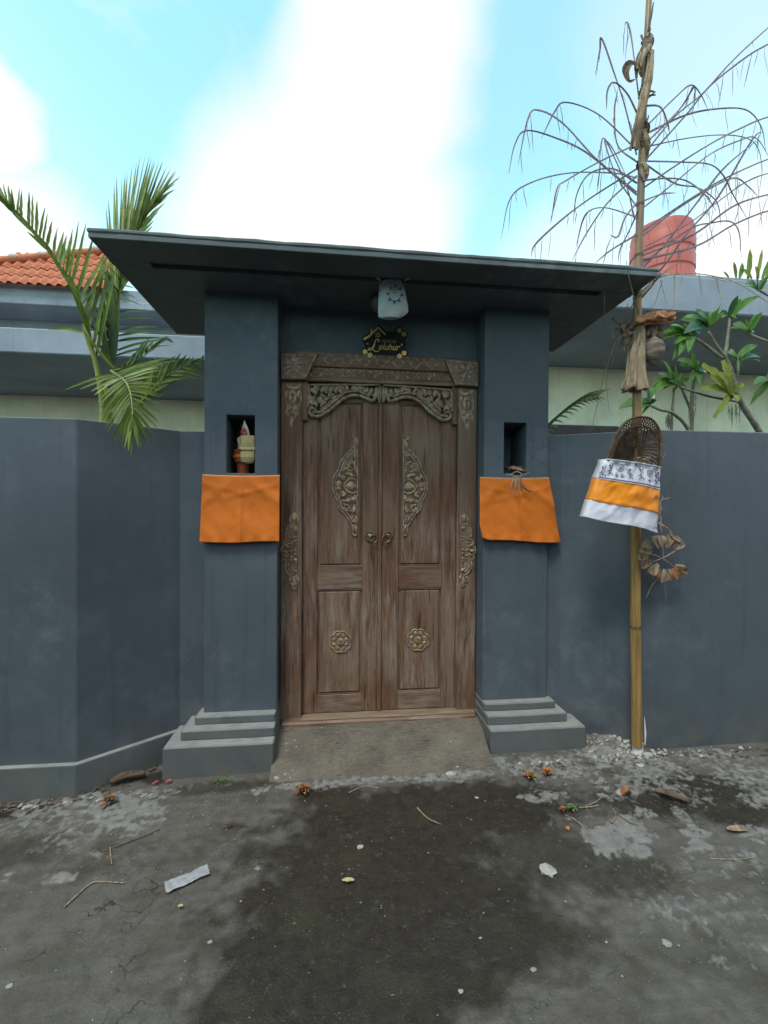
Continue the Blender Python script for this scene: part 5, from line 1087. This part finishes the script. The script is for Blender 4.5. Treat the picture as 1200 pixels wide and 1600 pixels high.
# drooping frond towards the viewer
f3 = [(555, 1150, 3.05), (600, 1180, 2.8), (635, 1215, 2.6), (655, 1275, 2.48), (662, 1350, 2.42), (660, 1400, 2.4)]
frond(f3, fan(.12, 1, 19, [(320, 1250, 2.75), (445, 1262, 2.7), (475, 1310, 2.65), (495, 1375, 2.6), (505, 1420, 2.55), (530, 1475, 2.5), (560, 1510, 2.48), (600, 1530, 2.45), (625, 1555, 2.42), (655, 1575, 2.4)], 9, 8), PALM, .019, (0, -1, .4), .008, droop=.03)
frond(f3, fan(.12, .97, 19, [(900, 1080, 2.85), (880, 1110, 2.8), (810, 1165, 2.75), (805, 1245, 2.65), (812, 1290, 2.6), (800, 1385, 2.55), (778, 1465, 2.5), (730, 1520, 2.45), (690, 1550, 2.42)], 10, 8), PALM, .019, (0, -1, .4), .003, droop=.03)
# right-hand frond reaching to the pillar
f4 = [(560, 1160, 3.1), (700, 1310, 3.05), (765, 1240, 3.0), (880, 1145, 3.0), (1030, 1090, 3.05)]
f4 = [(690, 1330, 3.05), (730, 1280, 3.0), (800, 1205, 3.0), (900, 1140, 3.0), (1010, 1100, 3.05)]
frond(f4, fan(.1, 1, 14, [(735, 1150, 3.0), (775, 1080, 3.0), (830, 1090, 3.0), (910, 1065, 3.05), (960, 1080, 3.05), (1015, 1075, 3.05)], 11), PALM, .022, rr=.009, droop=.03)
frond(f4, fan(.2, 1, 12, [(850, 1240, 3.0), (900, 1190, 3.0), (960, 1190, 3.0), (1005, 1180, 3.0), (1030, 1150, 3.05), (1040, 1110, 3.05)], 12), PALM, .022, rr=.003, droop=.05)
frond([(560, 1150, 3.1), (640, 1130, 3.05), (740, 1060, 3.0), (830, 990, 3.0)], fan(.2, 1, 12, [(625, 1110, 3.0), (700, 1050, 3.0), (740, 985, 3.0), (790, 1000, 3.0), (830, 975, 3.0), (870, 1015, 3.0)], 13), PALMD, .026, rr=.008, droop=.03)

# small palm at the right pillar
sp_ = thing('small_palm', (*at(845, 672, 3.1).xy, 0), 'small dark palm frond peeping over the wall right of the right pillar', 'palm')
P = cr([at(838, 690, 3.1), at(850, 672, 3.1), at(880, 645, 3.1), at(905, 628, 3.1), at(928, 622, 3.12)], 8); mb = MB(); mb.tube([(P[0].x, 3.1, 0), (P[0].x, 3.1, 1.2)]+P, [.02, .018]+[.006]*len(P), 6); mb.build('stem', PALMY, sp_, True); mb = MB(); n = len(P)
for i in range(4, n, 2):
    for s in (1, -1):
        a = P[i]; t_ = i/n; e = a+Vector((.10*(1-.3*t_)+.05*t_, -.03*s, (.11 if s > 0 else -.015)*(1-.4*t_))); Q = [a, a.lerp(e, .3)+Vector((0, 0, .012)), a.lerp(e, .65)+Vector((0, 0, .012)), e]; mb.leaf(Q, .017, (0, -1, .3), .4)
mb.build('frond', PALMD, sp_, True)

# ------------------------------------------------------------------ frangipani with a fern behind the right wall
YFR = 3.3; fb = at(1185, 672, YFR)
fr = thing('frangipani_tree', (fb.x, YFR, 0), 'small frangipani tree with glossy green leaves behind the right wall', 'tree')
br = [([(1230, 1000, 3.35), (1150, 840, 3.35), (1050, 680, 3.32), (1010, 540, 3.3), (975, 460, 3.3)], .026), ([(975, 460, 3.3), (930, 400, 3.28), (890, 330, 3.25)], .017), ([(975, 460, 3.3), (990, 360, 3.3), (1000, 260, 3.3)], .015), ([(960, 465, 3.3), (850, 380, 3.26), (795, 352, 3.22)], .014), ([(1045, 690, 3.32), (900, 665, 3.3), (800, 635, 3.28), (740, 618, 3.25)], .012),
      ([(800, 1000, 3.4), (803, 800, 3.4), (805, 650, 3.38), (822, 520, 3.36)], .018), ([(800, 740, 3.4), (770, 670, 3.36), (740, 600, 3.33)], .012), ([(830, 1000, 3.3), (780, 830, 3.3), (700, 750, 3.25), (640, 735, 3.22), (580, 708, 3.2)], .015), ([(695, 900, 3.35), (700, 760, 3.35), (710, 620, 3.35)], .013), ([(1300, 420, 3.3), (1200, 380, 3.3), (1100, 340, 3.28)], .014), ([(1300, 150, 3.3), (1210, 140, 3.28), (1150, 110, 3.25)], .012), ([(1260, 900, 3.4), (1240, 600, 3.4), (1300, 400, 3.3)], .02), ([(1010, 540, 3.3), (1040, 560, 3.3), (1050, 500, 3.28)], .009)]
mb = MB()
mb.tube([(fb.x+.03, 3.36, 0), (fb.x+.02, 3.36, .9), at(*z5(1230, 1000), 3.35)], [.05, .04, .03], 10)
tr_ = mb.build('trunk', BARK, fr, True)
for pts, r0 in br:
    P = cr([at(*z5(x, y), d) for x, y, d in pts], 6); n = len(P); mb = MB(); mb.tube(P, [r0*(1-.35*i/(n-1))*(1+.06*math.sin(i*2.1)) for i in range(n)], 9); mb.build('branch', BARK, fr, True)
rg = random.Random(22)
def bleaf(a, e, w, mat):
    L = (e-a).length; m = 8; up = Vector((rg.uniform(-.4, .4), -1, rg.uniform(.1, .9)))
    Q = [a.lerp(e, i/m)+Vector((0, 0, .10*L*math.sin(math.pi*i/m)-.03*L*(i/m)**2)) for i in range(m+1)]
    mb = MB(); mb.leaf(Q, w, up, .3, lambda t: max(.03, math.sin(math.pi*min(1, .04+t**.85*.97))**.8)); mb.tube(Q, [.0024*(1-.6*i/m) for i in range(m+1)], 5); mb.build('leaf', mat, fr, True)
clus = [((890, 300), 3.25, [(960, 175), (900, 215), (855, 250), (800, 290), (740, 262), (965, 250), (940, 205), (830, 225), (985, 235), (760, 330)]), ((1000, 250), 3.3, [(1140, 135), (1060, 150), (960, 215), (1010, 170), (1040, 260), (950, 260)]), ((798, 350), 3.22, [(660, 325), (665, 352), (720, 385), (800, 440), (735, 440), (700, 470), (850, 330), (760, 300), (690, 290)]),
        ((825, 530), 3.36, [(740, 480), (815, 440), (880, 545), (905, 535), (860, 600), (790, 600), (760, 520), (830, 470), (730, 500)]), ((712, 600), 3.35, [(600, 590), (640, 560), (700, 540), (600, 635), (760, 560), (800, 570), (650, 470), (720, 500), (640, 610), (780, 625)]), ((580, 700), 3.2, [(565, 590), (605, 610), (435, 722), (540, 760), (620, 680), (550, 690)]),
        ((1045, 470), 3.28, [(990, 440), (1055, 440), (1150, 395), (1165, 460), (1100, 470), (1000, 470), (1040, 540)]), ((1100, 335), 3.28, [(1010, 300), (1030, 290), (1150, 235), (1120, 330), (1080, 260)]), ((1150, 110), 3.25, [(1080, 75), (1100, 60), (1200, 40), (1190, 100), (1140, 30)]), ((740, 610), 3.25, [(700, 640), (680, 580), (760, 540)]), ((1210, 590), 3.3, [(1120, 600), (1105, 710), (1190, 560), (1150, 660)])]
for (x, y), d, tips in clus:
    for tx, ty in tips:
        for _ in range(2 if rg.random() < .6 else 1):
            tx += rg.uniform(-22, 22)*_; ty += rg.uniform(-22, 22)*_
            a = at(*z5(x+rg.uniform(-8, 8), y+rg.uniform(-8, 8)), d); e = at(*z5(tx, ty), d+rg.uniform(-.14, .08)); bleaf(a, e, (e-a).length*rg.uniform(.18, .25)+.008, LEAF if rg.random() < .85 else LEAFB)
for x, y0, y1 in ((690, 735, 830), (812, 640, 830), (1005, 700, 830), (1042, 690, 830), (680, 760, 825), (800, 700, 800)):
    mb = MB()
    for k in range(26):
        a = at(*z5(x+rg.uniform(-14, 14), rg.uniform(y0, (y0+y1)/2)), 3.3+rg.uniform(-.03, .03)); L = rg.uniform(.03, .12); mb.tube([a, a+Vector((rg.uniform(-.01, .01), 0, -L*.5)), a+Vector((rg.uniform(-.015, .015), 0, -L))], [.0014, .0012, .0006], 3)
    tag(mb.build('moss', MOSS, fr), kind='stuff')
fn = thing('nest_fern', at(*z5(1000, 660), 3.24), 'yellow green fern perched on the frangipani trunk', 'fern')
for tx, ty, w_, d in ((855, 500, .075, 3.2), (960, 478, .085, 3.22), (900, 560, .075, 3.16), (1075, 600, .04, 3.2), (915, 775, .05, 3.12), (1035, 690, .05, 3.12), (850, 620, .06, 3.18), (940, 540, .06, 3.14)):
    a = at(*z5(1000+rg.uniform(-10, 10), 655), 3.24); e = at(*z5(tx, ty), d); m = 14; Q = [a.lerp(e, i/m)+Vector((0, -.02*math.sin(math.pi*i/m), .015*math.sin(math.pi*i/m))) for i in range(m+1)]
    ph = rg.uniform(0, 6); mb = MB(); mb.leaf(Q, w_, (rg.uniform(-.3, .3), -1, .2), .25, lambda t, ph=ph: (.25+.75*math.sin(math.pi*min(1, .1+t*.8)))*(1+.22*math.sin(t*22+ph))); mb.build('fern_leaf', FERN, fn, True)
mb = MB(); mb.ball(at(*z5(1000, 665), 3.26), .03, .03, .025, 10, 6); mb.build('root_ball', DRYD, fn, True)
# roof-top plants far right
rp = thing('rooftop_plant', (*at(1165, 430, 6.2).xy, zr1+.03), 'spiky leaves rising above the flat roof edge at the far right', 'plant')
for bx, tx, ty, w_, mt in ((1168, 1172, 388, .1, PALM), (1182, 1191, 388, .07, PALMY), (1150, 1146, 408, .07, PALMD), (1155, 1160, 410, .09, LEAF), (1190, 1205, 402, .09, LEAF), (1175, 1160, 420, .09, PALM), (1195, 1215, 415, .1, PALM), (1185, 1180, 415, .08, LEAF), (1200, 1225, 425, .12, LEAF), (1140, 1130, 424, .05, PALMD)):
    a, e = at(bx, 436, 6.2), at(tx, ty, 6.15); mb = MB(); mb.leaf([a, a.lerp(e, .4), a.lerp(e, .75), e], w_, (0, -1, .1), .3); mb.build('leaf', mt, rp, True)

# ------------------------------------------------------------------ litter and small growth on the ground
def gp(px, py, dz=0): p = on_ground(px, py); return p+Vector((0, 0, dz))
def rosette(px, py, r_, label, mats, n=22, h=.03, cat='succulent', flat=.5, seed=0):
    c = gp(px, py, .004); t = thing('fallen_succulent', c, label, cat); rg = random.Random(seed)
    for i in range(n):
        a = i*2.4; q = .35+.65*i/n; L = r_*q; el = (1-q)*1.1+flat*.5+rg.uniform(-.15, .15); d = Vector((math.cos(a)*math.cos(el), math.sin(a)*math.cos(el), math.sin(el)*.9)); p0 = c+Vector((0, 0, h*(1-q)*.6+.004)); e = p0+d*L
        mb = MB(); mb.leaf([p0, p0.lerp(e, .35)+Vector((0, 0, .004)), p0.lerp(e, .75)+Vector((0, 0, .006)), e+Vector((0, 0, -.002))], r_*.34, (0, 0, 1), .5); mb.build('leaf', mats[i % len(mats)] if rg.random() < .8 else rg.choice(mats), t, True)
    mb = MB(); mb.tube([c+Vector((0, 0, -.006)), c+Vector((0, 0, h))], [.007, .003], 6); mb.build('stem', DRYD, t, True)
rosette(474, 1241, .062, 'withered red brown succulent rosette at the foot of the ramp', [RUST, RUST, DRYD, SUCO], 26, .05, seed=1)
rosette(829, 1219, .055, 'reddish succulent rosette in front of the right pillar base', [SUCO, RUST, SUCO, SUCG], 24, .04, seed=2)
rosette(855, 1212, .05, 'orange open succulent rosette touching the reddish one', [SUCO, SUCO, RUST], 22, .03, seed=3)
rosette(893, 1268, .035, 'bright green succulent tuft with orange leaves near the right pillar', [SUCG, SUCG, SUCG, SUCO], 20, .03, seed=4)
rosette(880, 1270, .03, 'tiny orange withered rosette beside the bright green tuft', [SUCO, RUST], 10, .02, seed=5)
rosette(170, 1256, .06, 'dried rust coloured plant lying by the left wall', [RUST, DRYD, RUST], 16, .02, flat=.2, seed=6)
w_ = thing('weed', gp(345, 1224), 'small green weed growing before the left pillar base', 'weed'); rg = random.Random(8)
for k in range(18): c = gp(345+rg.uniform(-9, 9), 1224+rg.uniform(-3, 3)); e = c+Vector((rg.uniform(-.035, .035), rg.uniform(-.03, .02), rg.uniform(.008, .03))); mb = MB(); mb.leaf([c, c.lerp(e, .5)+Vector((0, 0, .008)), e], .009, (0, 0, 1), .3); mb.build('leaf', LEAF, w_, True)
def flatleaf(name, px, py, L, W_, ang, mat, label, curl=.02, cat='leaf'):
    c = gp(px, py, .012); d = Vector((math.cos(ang), math.sin(ang), 0)); n = 10; s_ = Vector((-d.y, d.x, 0)); vs = []; k = 6
    for i in range(n+1):
        u = i/n-.5; wd = W_*math.cos(u*2.7)**.7
        for j in range(k+1):
            v = j/k-.5; vs.append(c+d*u*L+s_*v*wd+Vector((0, 0, curl*(4*v*v)+curl*.8*math.cos(u*5)*.3+.004*noise.noise(Vector((u*5, v*5, px))))))
    mb = MB().add(vs, [(i*(k+1)+j, i*(k+1)+j+1, (i+1)*(k+1)+j+1, (i+1)*(k+1)+j) for i in range(n) for j in range(k)]); o = mb.build(name, mat, None, True); tag(o, label, cat); sm = o.modifiers.new('thickness', 'SOLIDIFY'); sm.thickness = .0012; return o
flatleaf('dry_leaf', 200, 1222, .17, .06, .35, DRYD, 'large curled brown leaf against the foot of the left wall', .03)
flatleaf('dry_leaf', 1048, 1250, .14, .05, -.7, DRYD, 'dark curled leaf on mossy ground below the right wall', .02)
flatleaf('dry_leaf', 978, 1243, .06, .045, .4, RUST, 'small brown cupped leaf in front of the bamboo pole', .025)
flatleaf('dry_leaf', 1152, 1300, .09, .04, -.1, DRY, 'flat tan leaf at the right edge of the road', .004)
flatleaf('red_petal', 243, 1227, .035, .015, .7, PINK, 'left one of two small red petals beside the left pillar base', .006, 'petal'); flatleaf('red_petal', 263, 1225, .035, .015, .5, PINK, 'right one of two small red petals beside the left pillar base', .006, 'petal')
flatleaf('pale_leaf', 544, 1381, .05, .018, -.1, PALELEAF, 'small curled pale leaf in the middle of the road', .006); flatleaf('pale_scrap', 282, 1421, .02, .012, .1, PALELEAF, 'tiny cream scrap below the clear plastic strip', .003, 'scrap')
mb = MB(); mb.ball(gp(887, 1297, .008), .011, .011, .01, 10, 6); tag(mb.build('red_berry', SUCO, None, True), 'small orange berry lying below the green succulent tuft', 'berry')
# strip of clear plastic
c0, c1 = gp(258, 1392, .006), gp(326, 1362, .006); d = (c1-c0); s_ = Vector((-d.y, d.x, 0)).normalized()*.055; vs = []; n, k = 22, 9
for i in range(n+1):
    for j in range(k+1):
        u, v = i/n, j/k-.5; vs.append(c0+d*u+s_*v*(1+.2*noise.noise(Vector((u*6, v, 3))))+Vector((0, 0, .004+.006*noise.noise(Vector((u*9, v*4, 0)))+.004*abs(math.sin(v*9+u*3)))))
o = MB().add(vs, [(i*(k+1)+j, i*(k+1)+j+1, (i+1)*(k+1)+j+1, (i+1)*(k+1)+j) for i in range(n) for j in range(k)]).build('plastic_strip', FILM, None, True); tag(o, 'crumpled strip of clear plastic lying on the left of the road', 'plastic')
def twig(pts, r_, mat, label): P = cr([gp(x, y, .006) for x, y in pts], 6); mb = MB(); mb.tube(P, [r_*(1-.4*i/len(P)) for i in range(len(P))], 6); tag(mb.build('twig', mat, None, True), label, 'twig')
twig([(100, 1420), (140, 1384), (160, 1380), (194, 1382)], .0035, DRY, 'pale bent stalk lying on the lower left of the road')
twig([(172, 1326), (173, 1338), (175, 1352)], .0035, DRY, 'short upright looking stalk left of the plastic strip'); twig([(652, 1264), (668, 1280), (689, 1290)], .0035, DRY, 'pale twig on dark ground in front of the ramp')
twig([(160, 1332), (200, 1318), (250, 1298)], .003, DRYD, 'long dark thin twig below the left wall'); twig([(915, 1262), (935, 1252), (942, 1240)], .003, DRY, 'upper straw of the pair beside the green succulent'); twig([(905, 1264), (925, 1262), (935, 1260)], .003, DRY, 'lower straw of the pair beside the green succulent')
twig([(545, 1240), (570, 1230), (592, 1233)], .0028, DRY, 'thin bent twig at the front edge of the ramp'); twig([(960, 1270), (980, 1285), (998, 1292)], .003, DRYD, 'thin dark twig above the large pale cement patch'); twig([(958, 1265), (962, 1280), (950, 1290)], .0025, DRY, 'short straw crossing above the large pale cement patch'); twig([(1110, 1344), (1150, 1345), (1180, 1342)], .0022, DRY, 'thin pale straw at the right edge of the road'); twig([(895, 1280), (910, 1292), (922, 1300)], .0025, DRY, 'straw between the green succulent and the pale patch')
tf = thing('dead_grass_tuft', gp(365, 1295), 'small tangle of dead grass on the road left of the middle', 'grass tuft'); rg = random.Random(31)
for k in range(12):
    a = rg.uniform(0, 6.28); c = gp(365+rg.uniform(-14, 14), 1294+rg.uniform(-5, 5), .004); e = c+Vector((math.cos(a)*.05, math.sin(a)*.035, rg.uniform(0, .012))); mb = MB(); mb.tube([c, c.lerp(e, .5)+Vector((0, 0, .01)), e], [.002, .0018, .001], 5); mb.build('stalk', DRYD, tf, True)
# stones and cement chips big enough to pick out
def stone(px, py, r_, mat, label, cat='stone', fl=.45, seed=0):
    r_ *= .72 if py > 1390 else .9; c = gp(px, py, r_*fl*.4); mb = MB(); rg = random.Random(seed); vs = []; nu, nv = 9, 6
    for j in range(nv+1):
        th = math.pi*j/nv
        for i in range(nu): a = 6.283*i/nu; q = Vector((math.sin(th)*math.cos(a), math.sin(th)*math.sin(a), math.cos(th))); k_ = 1+.6*noise.noise(q*1.9+Vector((seed*3.1, 0, 0))); vs.append(c+Vector((q.x*r_*k_, q.y*r_*.75*k_, max(-.9, min(.75, q.z))*r_*fl)))
    mb.add(vs, [(j*nu+i, (j+1)*nu+i, (j+1)*nu+(i+1) % nu, j*nu+(i+1) % nu) for j in range(nv) for i in range(nu)]); tag(mb.build('stone' if cat == 'stone' else 'cement_chip', mat, None), label, cat)
stone(855, 1361, .044, CHIP, 'pale many sided cement chip on the road right of the middle', 'chip', .22, 1); stone(1012, 1183, .036, CHIP, 'white lump of rubble right beside the white pipe', 'chip', .6, 2); stone(1000, 1196, .026, CHIP, 'flat white chip below the white pipe', 'chip', .25, 3)
stone(834, 1516, .014, STONE, 'small grey pebble low on the road right of the middle', seed=4); stone(328, 1473, .012, STONE, 'small grey pebble below the plastic strip', seed=5); stone(563, 1324, .016, CHIP, 'whitish pebble on dark road below the ramp', seed=6); stone(745, 1247, .012, CHIP, 'tiny white chip below the right end of the ramp', 'chip', .4, 7)
stone(434, 1217, .024, CHIP, 'white chip at the left front corner of the ramp', 'chip', .5, 8); stone(705, 1210, .03, CHIP, 'broken white cement lump at the front right of the ramp', 'chip', .4, 9); stone(1042, 1474, .024, STONE, 'flat greenish grey pebble at the lower right of the road', 'stone', .2, 10); stone(402, 1357, .013, STONE, 'light pebble right of the plastic strip', seed=11); stone(15, 1541, .013, CHIP, 'white chip at the lower left corner of the road', 'chip', .4, 12); stone(970, 1240, .03, CHIP, 'pale stone tucked behind the cupped brown leaf', 'stone', .5, 13); stone(720, 1550, .012, CHIP, 'white chip at the bottom middle of the road', 'chip', .4, 14)
# uncountable grit
rg = random.Random(77); mb = MB(); fs8 = [(0,2,4),(2,1,4),(1,3,4),(3,0,4),(2,0,5),(1,2,5),(3,1,5),(0,3,5)]
for k in range(1500):
    x, y = rg.uniform(-1.7, 2.6), 1.08+1.55*rg.random()**.8
    near = rg.random()
    if near < .35: x, y = (rg.gauss(1.9, .35), rg.uniform(2.0, 2.46)) if rg.random() < .6 else (rg.gauss(-.9, .35), rg.uniform(2.1, 2.44))
    r_ = .0013+.005*rg.random()**4; z = gz(x)+noise.noise(Vector((x, y, 0))*2.3)*.006+r_*.3+.001
    if y > 2.38 and -.95 < x < 1.55: continue
    mb.add([(x+r_*rg.uniform(.7, 1.3), y, z), (x-r_*rg.uniform(.7, 1.3), y, z), (x, y+r_*rg.uniform(.6, 1), z), (x, y-r_*rg.uniform(.6, 1), z), (x+rg.uniform(-.3, .3)*r_, y, z+r_*.6), (x, y, z-r_*.6)], fs8)
o = mb.build('grit', STONE, None); tag(o, 'loose grit and crumbs scattered over the road', 'grit', kind='stuff')
# leaf crumbs blown against the foot of the walls
mb = MB()
for k in range(170):
    x, y = (rg.uniform(-1.75, -1.0), 0) if rg.random() < .4 else (rg.uniform(1.0, 2.7), 0)
    y = (2.42+max(0, (x+1.39)*.7) if x < 0 else 2.40)-abs(rg.gauss(0, .05)); c = Vector((x, y, gz(x)+.008+noise.noise(Vector((x, y, 0))*2.3)*.006)); a = rg.uniform(0, 6.28); d = Vector((math.cos(a), math.sin(a), rg.uniform(-.1, .3)))*rg.uniform(.006, .022)
    mb.leaf([c-d, c+Vector((0, 0, .003)), c+d], rg.uniform(.006, .014), (rg.uniform(-.4, .4), rg.uniform(-.4, .4), 1), .4)
o = mb.build('leaf_litter', DRYD, None); tag(o, 'small brown leaf crumbs along the foot of the walls', 'leaf litter', kind='stuff')
# broken rubble banked at the wall foot
mb = MB()
for k in range(260):
    x, y = (rg.gauss(1.78, .13), rg.uniform(2.40, 2.62)) if rg.random() < .6 else (rg.uniform(1.0, 2.6), rg.uniform(2.36, 2.44)) if rg.random() < .6 else (rg.uniform(-1.7, -.95), 2.40+rg.uniform(-.03, .02))
    r_ = .005+.02*rg.random()**3; z = gz(x)+.004+max(0, 1-math.hypot((x-1.76)/.24, (y-2.62)/.2))*.05; J = lambda: rg.uniform(.6, 1.3)
    mb.add([(x+r_*J(), y+r_*.4*J(), z), (x-r_*J(), y-r_*.3*J(), z), (x+.3*r_*J(), y+r_*J(), z), (x-.2*r_*J(), y-r_*J(), z), (x, y, z+r_*.5*J()), (x, y, z-r_*.5)], fs8)
o = mb.build('rubble', CHIP, None); tag(o, 'broken cement rubble along the foot of the walls', 'rubble', kind='stuff')
